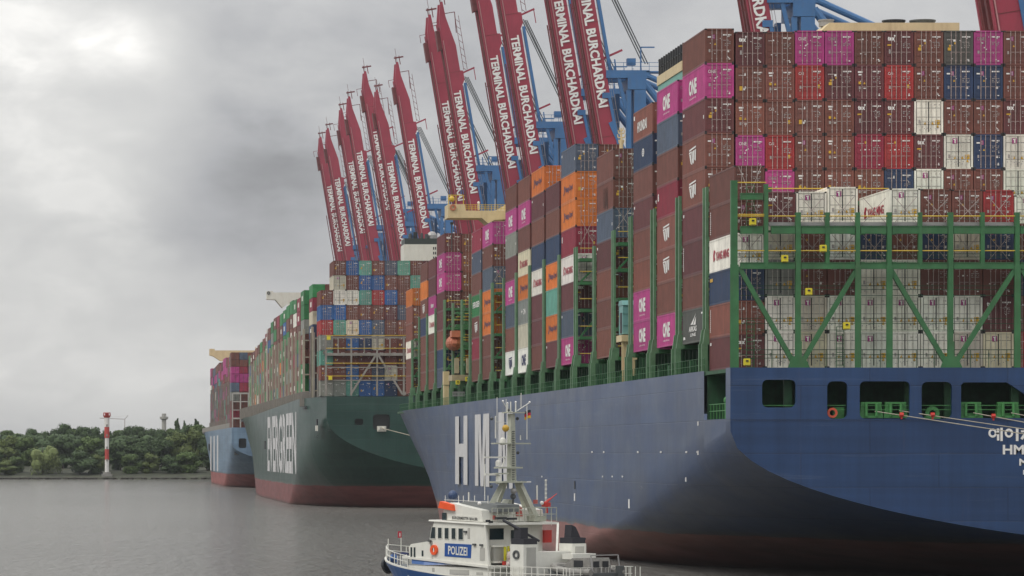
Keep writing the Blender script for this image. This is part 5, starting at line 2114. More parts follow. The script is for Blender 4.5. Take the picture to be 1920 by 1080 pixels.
# ------------------------------------------------------------------ far shore
SH = 1545.0
BANK = mat('sandy_bank', (0.045, 0.048, 0.028), rough=0.95, var=0.5, scale=0.12, dirt=(0.03, 0.045, 0.02), dirt_amt=0.9)
b = MB()
nx = 60
vs, fs = [], []
prof_y = [(0, -1.0), (4, 0.6), (14, 1.6), (30, 3.0), (70, 5), (160, 8), (300, 11), (500, 13), (1200, 12), (3500, 10)]
for i in range(nx):
    x = -700 + i * 28
    for (dy, z) in prof_y:
        vs.append((x, SH + dy + 3 * math.sin(i * 0.9) * (1 if dy < 50 else 0), z + (math.sin(i * 0.35 + dy * 0.01) * 2.0 if dy > 60 else 0.25 * math.sin(i * 1.7) * (dy > 0))))
m_ = len(prof_y)
for i in range(nx - 1):
    for j in range(m_ - 1):
        fs.append((i * m_ + j, (i + 1) * m_ + j, (i + 1) * m_ + j + 1, i * m_ + j + 1))
b.add(vs, fs)
tag(b.build('hill', BANK), kind='structure')
b = MB()
for i in range(600):
    x = R.uniform(-60, 70)
    y = SH + R.uniform(-1, 6)
    s = R.uniform(0.3, 1.0)
    b.ball((x, y, 0.4), s, s, s * 0.6, 5, 3)
tag(b.build('stone_bank', mat('dark_stones', (0.06, 0.055, 0.045), rough=0.95)), 'row of dark stones lining the far river bank', 'stones', kind='stuff')


def leafmat(name, col):
    m = bpy.data.materials.new(name)
    m.use_nodes = True
    nt = m.node_tree
    bb = nt.nodes['Principled BSDF']
    bb.inputs['Roughness'].default_value = 0.7
    bb.inputs['Specular IOR Level'].default_value = 0.25
    g = nt.nodes.new('ShaderNodeNewGeometry')
    oi = nt.nodes.new('ShaderNodeObjectInfo')
    ad = nt.nodes.new('ShaderNodeMath')
    ad.operation = 'ADD'
    nt.links.new(g.outputs['Random Per Island'], ad.inputs[0])
    nt.links.new(oi.outputs['Random'], ad.inputs[1])
    mr = nt.nodes.new('ShaderNodeMapRange')
    mr.inputs[1].default_value = 0.0
    mr.inputs[2].default_value = 2.0
    mr.inputs[3].default_value = 0.8
    mr.inputs[4].default_value = 1.2
    nt.links.new(ad.outputs[0], mr.inputs[0])
    sc = nt.nodes.new('ShaderNodeVectorMath')
    sc.operation = 'SCALE'
    sc.inputs[0].default_value = col
    nt.links.new(mr.outputs[0], sc.inputs[3])
    nt.links.new(sc.outputs[0], bb.inputs['Base Color'])
    return m


LEAF = [leafmat('mid_green_leaves', (0.080, 0.122, 0.036)), leafmat('dark_green_leaves', (0.056, 0.090, 0.034)), leafmat('willow_leaves', (0.150, 0.185, 0.065)),
        leafmat('olive_leaves', (0.100, 0.130, 0.040))]
BARK = mat('bark', (0.07, 0.055, 0.04), rough=0.9)


def crown_mesh(kind, seed):
    r = random.Random(seed)
    b = MB()
    # crown occupies unit box: radius 1, height 2 (z 0..2); lobes
    lobes = []
    if kind == 'conifer':
        for k in range(14):
            t = k / 13
            lobes.append((0.15 * (r.random() - .5), 0.15 * (r.random() - .5), 0.1 + 1.85 * t, 0.62 * (1 - t) + 0.06, 0.2))
    elif kind == 'willow':
        for k in range(16):
            a = r.uniform(0, 6.28)
            d = r.uniform(0.1, 0.72)
            lobes.append((d * math.cos(a), d * math.sin(a), r.uniform(0.9, 1.6) - 0.5 * d, 0.36, 0.42))
    else:
        for k in range(17):
            a = r.uniform(0, 6.28)
            d = r.uniform(0.0, 0.68)
            z = r.uniform(0.35, 1.68)
            lobes.append((d * math.cos(a) * (1.15 - 0.3 * z), d * math.sin(a) * (1.15 - 0.3 * z), z, r.uniform(0.26, 0.44), r.uniform(0.22, 0.36)))
    for (cx_, cy_, cz_, rr, rz) in lobes:
        n = 170 if kind != 'conifer' else 90
        for i in range(n):
            # points mostly near the lobe surface
            v = Vector((r.gauss(0, 1), r.gauss(0, 1), r.gauss(0, 1)))
            v.normalize()
            q = r.uniform(0.72, 1.06)
            p = Vector((cx_ + v.x * rr * q, cy_ + v.y * rr * q, cz_ + v.z * rz * q))
            if kind == 'willow':
                p.z -= r.uniform(0, 0.75) * (v.length - 0.1) * (0.3 + abs(v.x))
            s = r.uniform(0.030, 0.062)
            a1 = Vector((r.gauss(0, 1), r.gauss(0, 1), r.gauss(0, 1) * (2.6 if kind == 'willow' else 0.6))).normalized()
            nrm = (v + Vector((r.gauss(0, .4), r.gauss(0, .4), r.gauss(0, .4)))).normalized()
            a2 = nrm.cross(a1)
            if a2.length < 1e-3:
                continue
            a2.normalize()
            a1 = a2.cross(nrm)
            e1, e2 = a1 * s * 1.3, a2 * s * (0.5 if kind == 'willow' else 1)
            b.add([p - e1 - e2 * 0.6, p + e1 * 0.2 - e2, p + e1 + e2 * 0.5, p - e1 * 0.3 + e2], [(0, 1, 2, 3)])
        # dark inner mass so that the crown is not see-through everywhere
        b.ball((cx_, cy_, cz_), rr * 0.74, rr * 0.74, rz * 0.74, 6, 4)
    return b


CM = {}
for kk, sd, mi in (('round', 1, 0), ('round', 2, 1), ('round', 3, 3), ('round', 4, 1), ('willow', 5, 2), ('conifer', 6, 1)):
    o = crown_mesh(kk, sd).build('crown', LEAF[mi], link=False)
    CM[(kk, sd)] = o.data
    bpy.data.objects.remove(o)
tb = MB()
tb.bar((0, 0, 0), (0.02, 0.0, 0.55), 0.11, 7, w2=0.07)
tb.bar((0.02, 0, 0.5), (0.25, 0.1, 1.0), 0.06, 5, w2=0.03)
tb.bar((0.02, 0, 0.5), (-0.22, -0.08, 1.05), 0.06, 5, w2=0.03)
tb.bar((0.02, 0, 0.5), (0.0, 0.15, 1.3), 0.06, 5, w2=0.03)
to = tb.build('trunk', BARK, link=False)
TRUNK = to.data
bpy.data.objects.remove(to)


def ground(x, y):
    return interp(prof_y, y - SH)


def tree(px, ytop, wpx, Y, key, label, group='trees on the far shore', base=None):
    X = xat(px, Y)
    g = ground(X, Y) - 0.5
    ztop = zat(ytop, Y)
    rad = wpx / 2 * Y / K
    H = max(5, ztop - g)
    root = empty('tree', (X, Y, g))
    root.rotation_euler = (0, 0, R.uniform(0, 6.28))
    tag(root, label, 'tree', group)
    low = -0.06 if key[0] != 'conifer' else 0.0
    c = child('crown', CM[key], root, (0, 0, H * low))
    c.scale = (rad * 1.12, rad * 1.12, H * (1 - low) / 2.02)
    t = child('trunk', TRUNK, root)
    t.scale = (H * 0.5, H * 0.5, H * 0.62)
    return root


T = [  # px, top, width, Y, key, label
    (8, 862, 46, 1562, ('round', 3), 'low olive bush-like tree at the left edge of the far shore'),
    (32, 852, 44, 1572, ('round', 1), 'mid green tree left of the pale willow'),
    (80, 823, 66, 1566, ('willow', 5), 'pale yellow-green weeping willow at the far water edge'),
    (150, 838, 72, 1564, ('round', 2), 'broad dark rounded tree between the willow and the striped beacon'),
    (118, 815, 62, 1600, ('round', 4), 'dark tree rising behind the right side of the willow'),
    (48, 812, 60, 1610, ('round', 1), 'mid green tree standing behind the willow, left of its top'),
    (10, 815, 70, 1612, ('round', 3), 'olive green tall tree at the left picture edge'),
    (172, 812, 70, 1615, ('round', 1), 'tall green tree just left of the beacon, behind the dark rounded one'),
    (226, 818, 64, 1590, ('round', 2), 'dark tree right behind the striped beacon'),
    (252, 812, 74, 1580, ('round', 4), 'large dark spreading tree right of the beacon'),
    (296, 812, 78, 1588, ('round', 2), 'large dark tree below the grey water tower'),
    (246, 846, 48, 1564, ('round', 1), 'lower mid green tree near the water, right of the beacon'),
    (286, 848, 46, 1566, ('round', 3), 'lower olive tree near the water below the water tower'),
    (330, 808, 66, 1592, ('round', 3), 'tall olive tree right of the water tower'),
    (366, 800, 62, 1585, ('round', 3), 'tall light green tree left of the pale blue ship'),
    (352, 842, 60, 1566, ('round', 1), 'green tree at the water left of the pale blue ship'),
    (322, 852, 40, 1563, ('round', 2), 'small dark shore tree between two green ones'),
    (388, 806, 50, 1580, ('round', 2), 'dark tree half hidden by the pale blue ship'),
    (190, 850, 40, 1568, ('round', 3), 'small tree just left of the foot of the beacon'),
    (404, 815, 60, 1590, ('round', 1), 'green tree hidden behind the pale blue ship hull'),
    (-30, 815, 70, 1600, ('round', 2), 'dark tree beyond the left picture edge'),
    (-70, 820, 70, 1590, ('round', 1), 'green tree far beyond the left picture edge'),
    (-20, 850, 50, 1565, ('round', 4), 'low dark tree beyond the left picture edge'),
    (332, 788, 44, 1850, ('conifer', 6), 'pointed conifer on the ridge right of the water tower'),
    (346, 792, 34, 1850, ('conifer', 6), 'small conifer tip on the ridge, next to a taller one'),
    (368, 789, 50, 1840, ('conifer', 6), 'dark conifer on the ridge near the pale blue ship'),
]
for t in T:
    tree(*t)
ridge = [(-50, 806), (-10, 808), (12, 801), (34, 807), (62, 800), (84, 802), (104, 797), (122, 791), (142, 798), (160, 796), (180, 793), (200, 803), (222, 800),
         (240, 796), (262, 794), (284, 795), (304, 800), (322, 796), (350, 793), (372, 790), (392, 792), (415, 795)]
for i, (px, yt) in enumerate(ridge):
    tree(px, yt + R.uniform(-1, 2), R.uniform(34, 46), 1800 + R.uniform(-40, 60), R.choice([('round', 2), ('round', 4), ('round', 1)]),
         'dark ridge tree, %s from left on the skyline of the far hill' % (NTH[i] if i < len(NTH) else ['nineteenth', 'twentieth', 'twenty-first', 'twenty-second'][i - len(NTH)]), 'trees on the far ridge')
# dense wood filling the slope, and running on behind the ships
wood = MB()
r = random.Random(3)
for i in range(190):
    px = -260 + (i % 95) * 7.4 + r.uniform(-6, 6) if i < 150 else r.uniform(430, 1000)
    Y = r.choice((1655, 1690, 1740, 1780)) + r.uniform(-15, 15)
    X = xat(px, Y)
    g = ground(0, Y)
    rad = r.uniform(6, 9.5)
    H = max(7, (zat(r.uniform(803, 832), Y) - g) / 1.22)
    lobes = [(r.gauss(0, 0.4), r.gauss(0, 0.4), r.uniform(0.2, 0.85), r.uniform(0.35, 0.5)) for _ in range(8)]
    for (a, c_, z, rr) in lobes:
        wood.ball((X + a * rad, Y + c_ * rad, g + z * H), rr * rad * 0.85, rr * rad * 0.85, rr * H * 0.45, 7, 5)
        for q in range(55):
            v = Vector((r.gauss(0, 1), r.gauss(0, 1), r.gauss(0, 1))).normalized()
            p_ = Vector((X + a * rad + v.x * rr * rad, Y + c_ * rad + v.y * rr * rad, g + z * H + v.z * rr * H * 0.5))
            a1 = Vector((r.gauss(0, 1), r.gauss(0, 1), r.gauss(0, 0.6))).normalized()
            a2 = v.cross(a1)
            if a2.length < 0.1:
                continue
            a2.normalize()
            s = r.uniform(0.35, 0.65)
            wood.add([p_ - a1 * s - a2 * s * .6, p_ + a1 * s * .3 - a2 * s, p_ + a1 * s + a2 * s * .5, p_ - a1 * s * .4 + a2 * s], [(0, 1, 2, 3)])
tag(wood.build('wood', LEAF[1]), 'dense dark wood covering the slope of the far shore', 'wood', kind='stuff')

# striped beacon
YBc = 1556.0
bxx = lambda x: xat(x, YBc)
bzz = lambda y: zat(y, YBc)
beacon = empty('striped_beacon', (bxx(200.5), YBc, ground(0, YBc)))
tag(beacon, 'tall red and white striped leading light tower on the far shore', 'light tower')
SR = mat('beacon_red', (0.48, 0.06, 0.05), rough=0.6)
SW = mat('beacon_white', (0.72, 0.70, 0.66), rough=0.6)
lv = [(889, 862, SW), (862, 842, SR), (842, 821, SW), (821, 800.5, SR), (800.5, 783, SW)]
bz0 = ground(0, YBc)
for i, (ya, yb, m) in enumerate(lv):
    b = MB()
    w = 9.5 * YBc / K
    za = bzz(ya) - bz0 if i else 0
    b.bar((0, 0, za), (0, 0, bzz(yb) - bz0), w * (0.82 if i < 3 else 1), 14, w2=w * (0.82 if i < 3 else 1))
    b.build('tower_section', m, beacon)
b = MB()
z7, z8 = bzz(783) - bz0, bzz(773.5) - bz0
b.bar((0, 0, z7), (0, 0, z7 + 0.9), 2.4, 14, w2=3.2)
for i in range(12):
    a = i * math.pi / 6
    b.bar((1.45 * math.cos(a), 1.45 * math.sin(a), z7 + 0.9), (1.3 * math.cos(a), 1.3 * math.sin(a), z8), 0.2)
b.bar((0, 0, z7 + 0.9), (0, 0, z8 - 0.3), 1.5, 10)
b.bar((0, 0, z8 - 0.3), (0, 0, z8), 2.9, 14)
b.build('lantern', SR, beacon)
b = MB()
b.box(-2.2, 2.2, -2.2, 2.2, -0.5, 0.8)
b.bar((0, 0, 0.8), (0, 0, 1.6), 3.2, 12)
for zz in (6, 11, 16, 20):
    b.box(-0.3, 0.3, -1.15, -0.9, zz, zz + 0.9)
b.build('plinth', CONC, beacon)
# grey water tower on the ridge
YV = 2100.0
b = MB()
v_ = lambda x: xat(x, YV)
w_ = lambda y: zat(y, YV)
b.bar((0, 0, 8), (0, 0, w_(786)), 2.5, 16)
b.bar((0, 0, w_(785.5)), (0, 0, w_(781.5)), 4.6, 18)
b.bar((0, 0, w_(787)), (0, 0, w_(785.5)), 2.6, 16, w2=4.6)
b.bar((0, 0, w_(781.5)), (0, 0, w_(775.5)), 2.4, 14)
for i in range(14):
    a = i * 0.449
    b.bar((2.2 * math.cos(a), 2.2 * math.sin(a), w_(784)), (2.2 * math.cos(a), 2.2 * math.sin(a), w_(781)), 0.2)
o = b.build('observation_tower', mat('weathered_concrete', (0.35, 0.34, 0.31), rough=0.9), loc=(v_(307.5), YV, 0))
tag(o, 'grey concrete round tower with gallery on the wooded ridge', 'tower')
# tower crane far behind
YK = 2300.0
b = MB()
v_ = lambda x: xat(x, YK)
w_ = lambda y: zat(y, YK)
b.bar((0, 0, 8), (0, 0, w_(787)), 0.5)
b.bar((v_(234) - v_(234), 0, w_(786)), (v_(187) - v_(234), 0, w_(784)), 0.4)
b.bar((0, 0, w_(786)), (v_(240) - v_(234), 0, w_(779)), 0.4)
b.bar((v_(240) - v_(234), 0, w_(779)), (v_(187) - v_(234), 0, w_(784)), 0.08)
o = b.build('tower_crane', mat('faded_crane', (0.45, 0.40, 0.38), rough=0.8), loc=(v_(234), YK, 0))
tag(o, 'thin distant construction crane behind the wooded ridge', 'crane')

# ------------------------------------------------------------------ police boat
PH = math.radians(52)
cP, sP = math.cos(PH), math.sin(PH)
BX, BY = 29.7, 285.0
boat = empty('police_boat', (BX, BY, 0))
boat.rotation_euler = (0, 0, math.pi - PH)
tag(boat, 'white and blue police boat with tall grey mast in front of the ships', 'boat')


def S(x, y, v=0.0):
    """point of the boat in the fore-and-aft plane v seen at this spot -> local coordinates"""
    r = (x - VX) / K
    u = (BX + sP * v - r * (BY + cP * v)) / (cP + r * sP)
    Y = BY + sP * u + cP * v
    return Vector((u, -v, zat(y, Y)))


def A(x, y, u=0.0):
    r = (x - VX) / K
    v = (r * (BY + sP * u) - BX + cP * u) / (sP - r * cP)
    Y = BY + sP * u + cP * v
    return Vector((u, -v, zat(y, Y)))


BW = mat('boat_white', (0.74, 0.73, 0.66), rough=0.35, var=0.05, scale=1.5, dirt=(0.45, 0.40, 0.30), dirt_amt=0.2)
BBL = mat('boat_blue', (0.035, 0.115, 0.33), rough=0.3, var=0.1)
BGR = mat('boat_mast_grey', (0.42, 0.43, 0.35), rough=0.5, var=0.08, scale=3)
GLASS = mat('dark_window_glass', (0.015, 0.03, 0.035), rough=0.08, spec=0.8)
PGREY = mat('panel_grey', (0.42, 0.41, 0.37), rough=0.6)
BORA = mat('signal_orange', (0.85, 0.10, 0.02), rough=0.5)
BDECK = mat('boat_deck_grey', (0.16, 0.17, 0.17), rough=0.8)
W = 6.6
cV = W / 2
RIVET = None


def quadpanel(b, pts, th, out, mi=None):
    """thin solid panel from 4 local points, pushed outwards by th along out"""
    o = Vector(out) * th
    p = [Vector(q) for q in pts]
    b.add(p + [q + o for q in p], [(0, 1, 2, 3), (7, 6, 5, 4), (0, 4, 5, 1), (1, 5, 6, 2), (2, 6, 7, 3), (3, 7, 4, 0)], mi)


PORT = (0, 1, 0)
AFT = (-1, 0, 0)
# hull: stations along u
b = MB()
st = []
for i in range(25):
    u = -9.0 + i * (14.3 + 9.0) / 24
    t = max(0.0, (u - 3) / 11.3)
    half = (W / 2 + 0.2) * (1 - t ** 4.2) + 0.06
    wl = half * (0.93 - 0.35 * t)
    dz = 1.55 + 1.25 * max(0, (u - 1) / 13.3) ** 1.5
    st.append((u, half, wl, dz))
n = len(st)
vs, fs, mi = [], [], []
for (u, half, wl, dz) in st:
    ub = u - (0.9 * max(0, (u - 9) / 5.3) ** 1.3)
    for sg in (-1, 1):
        vs += [(u, -cV + sg * half, dz), (u, -cV + sg * (half * 1.0), dz - 0.12), (ub, -cV + sg * (wl * 0.55 + half * 0.45), dz * 0.5), (ub - 0.1, -cV + sg * wl, 0.0), (ub - 0.3, -cV + sg * wl * 0.8, -0.8)]
for i in range(n - 1):
    for sgi in (0, 1):
        for j in range(4):
            a = i * 10 + sgi * 5 + j
            c = (i + 1) * 10 + sgi * 5 + j
            fs.append((a, c, c + 1, a + 1) if sgi else (a, a + 1, c + 1, c))
fs.append((0, 1, 2, 3, 4, 9, 8, 7, 6, 5))
b.add(vs, fs, 0)
b.build('hull', BBL, boat, smooth=False)
b = MB()    # white rail cap and fender line
for i in range(n - 1):
    for sg in (-1, 1):
        a, c = st[i], st[i + 1]
        b.bar((a[0], -cV + sg * a[1], a[3] + 0.03), (c[0], -cV + sg * c[1], c[3] + 0.03), 0.12)
b.build('rubbing_strake', BW, boat)
b = MB()
dv, df = [], []
for (u, half, wl, dz) in st:
    dv += [(u, -cV - half + 0.1, dz - 0.35), (u, -cV + half - 0.1, dz - 0.35)]
for i in range(n - 1):
    df.append((2 * i, 2 * i + 2, 2 * i + 3, 2 * i + 1))
b.add(dv, df)
b.build('deck', BDECK, boat)
# tyre fender on the bow
b = MB()
b.ring((14.25, -cV, 2.1), (0.3, 0, 1), (0, 1, 0), 0.42, 0.2, 16)
b.build('bow_fender', BLACK, boat)
# bow fittings: rails, blue cover, bollards, flag staff with flag
b = MB()
prev = {}
for i, (u, half, wl, dz) in enumerate(st):
    if u < 8.2:
        continue
    for sg in (-1, 1):
        p = Vector((u, -cV + sg * (half - 0.1), dz))
        b.bar(p, p + Vector((0, 0, 0.95)), 0.05)
        if sg in prev:
            for h in (0.5, 0.95):
                b.bar(prev[sg] + Vector((0, 0, h)), p + Vector((0, 0, h)), 0.045)
        prev[sg] = p
b.build('bow_railing', BW, boat)
b = MB()
p = S(738, 1046, cV)
b.ball(p, 0.32, nu=10, nv=7)
b.box(p.x - 0.1, p.x + 0.1, p.y - 0.1, p.y + 0.1, 2.2, p.z)
b.build('capstan_cover', BBL, boat)
b = MB()
for (xa, xb) in ((737, 748), (752, 765)):
    q0, q1 = S(xa, 1037, 1.6), S(xb, 1038, 1.6)
    b.bar(q0, q1, 0.14)
    b.bar(q0, q0 - Vector((0, 0, 0.9)), 0.06)
    b.bar(q1, q1 - Vector((0, 0, 0.9)), 0.06)
b.build('windlass_rail', NAVYP, boat)
b = MB()
for (x, w_) in ((752, 0.5), (757, 0.4), (765, 0.4)):
    q = S(x, 1050, 2.2)
    b.box(q.x - w_ / 2, q.x + w_ / 2, q.y - 0.2, q.y + 0.2, q.z - 0.3, q.z + 0.3)
b.build('windlass', BW, boat)
b = MB()
p = S(752, 1050, cV)
q = S(748, 1000, cV)
b.bar((p.x, p.y, 2.3), (p.x, p.y, q.z - 0.1), 0.05)
b.build('flag_staff', BW, boat)
b = MB()
z0, z1 = S(748, 1008, cV).z, S(748, 996, cV).z
n_ = 5
for i in range(n_):
    a0, a1 = i / n_, (i + 1) / n_
    f = lambda a: (p.x - 0.05 - a * 0.12, p.y + 0.5 * a, 0)
    x0, y0, _ = f(a0)
    x1, y1, _ = f(a1)
    b.add([(x0, y0, z0), (x1, y1, z0), (x1, y1, z1), (x0, y0, z1)], [(0, 1, 2, 3)])
b.add([(p.x - 0.13, p.y + 0.19, z0 + 0.1), (p.x - 0.15, p.y + 0.31, z0 + 0.1), (p.x - 0.15, p.y + 0.31, z1 - 0.12), (p.x - 0.13, p.y + 0.19, z1 - 0.12)], [(0, 1, 2, 3)], 1)
b.build('bow_flag', [mat('flag_red', (0.55, 0.02, 0.05), rough=0.8), WHITE], boat)
b = MB()
q = S(728, 1048, cV)
b.bar((q.x, q.y, 2.3), (q.x, q.y, S(729, 1010, cV).z), 0.05)
b.build('jack_staff', BW, boat)

# lower deckhouse wall, boat deck ledge
b = MB()
b.box(-0.5, 8.6, -W + 0.15, -0.12, 0.9, 2.3)
b.build('lower_deckhouse', BW, boat)
b = MB()
ub = 9.0
b.add([(-0.9, 0.12, 2.28), (9.0, 0.05, 2.85), (9.0, -W - 0.05, 2.85), (-0.9, -W - 0.12, 2.28), (-0.9, 0.12, 2.46), (9.0, 0.05, 3.02), (9.0, -W - 0.05, 3.02), (-0.9, -W - 0.12, 2.46)],
      [(0, 3, 2, 1), (4, 5, 6, 7), (0, 1, 5, 4), (1, 2, 6, 5), (2, 3, 7, 6), (3, 0, 4, 7)])
b.build('boat_deck', BW, boat)
b = MB()
for (xa, xb) in ((808, 812), (841, 877), (891, 903)):
    pa, pb_ = S(xa, 1062 + (xa - 808) * 0.1, -0.02), S(xb, 1078, -0.02)
    quadpanel(b, [(pa.x, -0.12, pa.z - 0.1), (pb_.x, -0.12, pa.z - 0.1), (pb_.x, -0.12, pb_.z), (pa.x, -0.12, pb_.z)], 0.03, PORT, 0)
b.build('lower_panel', PGREY, boat)
# forward low house
b = MB()
f0 = S(768, 1020)
pr = [(5.7, 2.75), (8.25, 2.9), (8.35, f0.z - 0.25), (8.1, f0.z), (5.7, f0.z + 0.30)]
vs = [(u, -0.0, w_) for u, w_ in pr] + [(u - 0.0, -W, w_) for u, w_ in pr]
m5 = len(pr)
b.add(vs, [tuple(range(m5)), tuple(range(2 * m5 - 1, m5 - 1, -1))] + [(i, m5 + i, m5 + (i + 1) % m5, (i + 1) % m5) for i in range(m5)])
b.build('forward_house', BW, boat)
b = MB()
for (xa, xb, ya, yb) in ((770, 773, 1026, 1045), (776, 779, 1026, 1045), (791, 794, 1032, 1043)):
    pa, pb_ = S(xa, ya), S(xb, yb)
    quadpanel(b, [(pa.x, 0.0, pa.z), (pb_.x, 0.0, pa.z), (pb_.x, 0.0, pb_.z), (pa.x, 0.0, pb_.z)], 0.03, PORT)
for v in (1.0, 2.4, 3.8, 5.2):
    b.box(8.2, 8.36, -v - 0.5, -v, 3.15, 3.75)
b.build('porthole', GLASS, boat)
# main superstructure: side slab with slanted front and aft edges
b = MB()
zr = S(905, 984).z          # roof height aft
zrf = S(808, 977).z
pr = [(-0.45, 2.40), (5.75, 2.72), (6.05, S(804, 1013).z), (5.55, zrf), (0.0, zr)]
vs = [(u, 0.0, w_) for u, w_ in pr] + [(u, -W, w_) for u, w_ in pr]
pr2 = [(0.7, 2.4)] + pr[1:4] + [(0.7, zr)]
vs = [(u, 0.0, w_) for u, w_ in pr2] + [(u, -W, w_) for u, w_ in pr2]
m5 = len(pr2)
b.add(vs, [tuple(range(m5)), tuple(range(2 * m5 - 1, m5 - 1, -1))] + [(i, m5 + i, m5 + (i + 1) % m5, (i + 1) % m5) for i in range(m5)])
# side wings extending aft of the recessed aft wall
for y0, y1 in ((0.0, -0.14), (-W + 0.14, -W)):
    pw = [(0.7, 2.4), (0.7, zr), (0.0, zr), (-0.45, 2.40)]
    vs = [(u, y0, w_) for u, w_ in pw] + [(u, y1, w_) for u, w_ in pw]
    if y0 == 0.0:
        b.add(vs, [(0, 1, 2, 3), (7, 6, 5, 4), (0, 4, 5, 1), (1, 5, 6, 2), (2, 6, 7, 3), (3, 7, 4, 0)])
b.build('wheelhouse', BW, boat)
b = MB()
b.add([(-0.75, 0.15, zr - 0.02), (6.0, 0.15, zrf), (6.0, -W - 0.15, zrf), (-0.75, -W - 0.3, zr - 0.02), (-0.75, 0.12, zr + 0.14), (6.0, 0.12, zrf + 0.1), (6.0, -W - 0.15, zrf + 0.1), (-0.75, -W - 0.3, zr + 0.14)],
      [(0, 3, 2, 1), (4, 5, 6, 7), (0, 1, 5, 4), (1, 2, 6, 5), (2, 3, 7, 6), (3, 0, 4, 7)])
b.build('roof', BW, boat)
WINS = [(810, 817, 988, 1010, 3.2), (821.5, 829, 989, 1009.5, 0), (834, 842, 989.5, 1010.5, 0), (847, 855, 990, 1011, 0), (860, 869, 990.5, 1012, 0)]
for (xa, xb, ya, yb, sl) in WINS:
    b = MB()
    pa, pb_ = S(xa, ya), S(xb, ya)
    qa, qb = S(xa, yb), S(xb, yb)
    s_ = S(xa - sl, yb)
    quadpanel(b, [(pa.x, 0.002, pa.z), (pb_.x, 0.002, pb_.z), (qb.x, 0.002, qb.z), (s_.x, 0.002, qa.z)], 0.02, PORT)
    w_ = b.build('window', GLASS, boat)
    b = MB()
    cs = [(pa.x, pa.z), (pb_.x, pb_.z), (qb.x, qb.z), (s_.x, qa.z)]
    for i in range(4):
        c0, c1 = cs[i], cs[(i + 1) % 4]
        b.bar((c0[0], 0.03, c0[1]), (c1[0], 0.03, c1[1]), 0.03)
    b.build('frame', BW, w_)
b = MB()
for (xa, xb, ya, yb) in ((877, 881, 990, 1010), (900, 909, 1027, 1051)):
    pa, pb_ = S(xa, ya), S(xb, yb)
    quadpanel(b, [(pa.x, 0.002, pa.z), (pb_.x, 0.002, pa.z), (pb_.x, 0.002, pb_.z), (pa.x, 0.002, pb_.z)], 0.02, PORT)
b.build('side_panel', PGREY, boat)
b = MB()
for (x, y) in ((806, 1014), (890, 1021), (903, 1022), (873, 997)):
    q = S(x, y)
    b.box(q.x - 0.18, q.x + 0.12, 0.0, 0.14, q.z - 0.07, q.z + 0.07)
b.build('side_lamp', DKGREY, boat)
# POLIZEI sign
b = MB()
pa, pb_, qa, qb = S(834.5, 1018.5), S(884.5, 1021), S(834, 1043), S(883, 1046.5)
quadpanel(b, [(pa.x, 0.0, pa.z), (pb_.x, 0.0, pb_.z), (qb.x, 0.0, qb.z), (qa.x, 0.0, qa.z)], 0.03, PORT)
sg_ = b.build('sign_board', mat('police_blue', (0.012, 0.075, 0.30), rough=0.4), boat)
b = MB()
U = (pb_ - pa)
ca, cb, cc = S(841, 1039.5), S(877, 1042.5), S(841, 1023)
b.text('POLIZEI', (ca.x, 0.045, ca.z), (cb.x - ca.x, 0, cb.z - ca.z), (0, 0, cc.z - ca.z), None, 0.02)
b.build('lettering', MATS['boat_white'], sg_)
# horseshoe life ring
b = MB()
q = S(815.3, 1031)
b.ring((q.x, 0.08, q.z), (1, 0, 0), (0, 0, 1), 0.27, 0.11, 18)
b.bar((q.x, 0.1, q.z - 0.3), (q.x, 0.1, q.z + 0.35), 0.09, mi=1)
lr = b.build('life_ring', [BORA, WHITE])
lr.parent = None
lr.location = boat.location
lr.rotation_euler = boat.rotation_euler
lr.data.transform(Matrix.Diagonal((1.0, 1.0, 1.25, 1.0)) @ Matrix.Identity(4)) if False else None
tag(lr, 'orange life ring hanging on the white side of the police boat', 'life ring')

# name-board house on top
b = MB()
v0 = 0.12
ta, tb_, ba, bb_ = S(834, 941, v0), S(903, 957, v0), S(831, 980, v0), S(905, 984, v0)
pr = [(ba.x, zrf + 0.1), (ta.x + 0.1, ta.z - 0.35), (ta.x - 0.5, ta.z - 0.05), (tb_.x, tb_.z), (bb_.x, zr + 0.2)]
vs = [(u, -v0, w_) for u, w_ in pr] + [(u, -W + v0, w_) for u, w_ in pr]
m5 = len(pr)
b.add(vs, [tuple(range(m5)), tuple(range(2 * m5 - 1, m5 - 1, -1))] + [(i, m5 + i, m5 + (i + 1) % m5, (i + 1) % m5) for i in range(m5)])
b.build('upper_house', BW, boat)
b = MB()
pa, pb_, qa, qb = S(847, 964.5, v0), S(898, 967.5, v0), S(847, 975, v0), S(898, 978.5, v0)
quadpanel(b, [(pa.x, -v0, pa.z), (pb_.x, -v0, pb_.z), (qb.x, -v0, qb.z), (qa.x, -v0, qa.z)], 0.03, PORT)
nb = b.build('name_board', BW, boat)
b = MB()
ca, cb, cc = S(848.5, 973.4, v0), S(896.5, 976.7, v0), S(848.5, 966.4, v0)
b.text('BÜRGERMEISTER BRAUER', (ca.x, -v0 + 0.045, ca.z), (cb.x - ca.x, 0, cb.z - ca.z), (0, 0, cc.z - ca.z), None, 0.02)
b.build('lettering', BLACK, nb)
b = MB()
pa, pb_ = S(830, 961, v0), S(838, 975, v0)
quadpanel(b, [(pa.x, -v0 + 0.05, pa.z), (pb_.x, -v0 + 0.05, pa.z), (pb_.x, -v0 + 0.05, pb_.z), (pa.x, -v0 + 0.05, pb_.z)], 0.03, PORT)
b.build('window', GLASS, boat)
b = MB()
b.prism([(4.95, 6.72), (3.35, 6.52), (3.45, 6.98), (4.75, 7.22)], 1, -0.3, 0.16)
b.build('orange_marker_panel', BORA, boat)
b = MB()
for (x, y, rr) in ((849, 929, 0.37),):
    q = S(x, y, 1.6)
    b.ball(q, rr, rr, rr * 1.05, 14, 9)
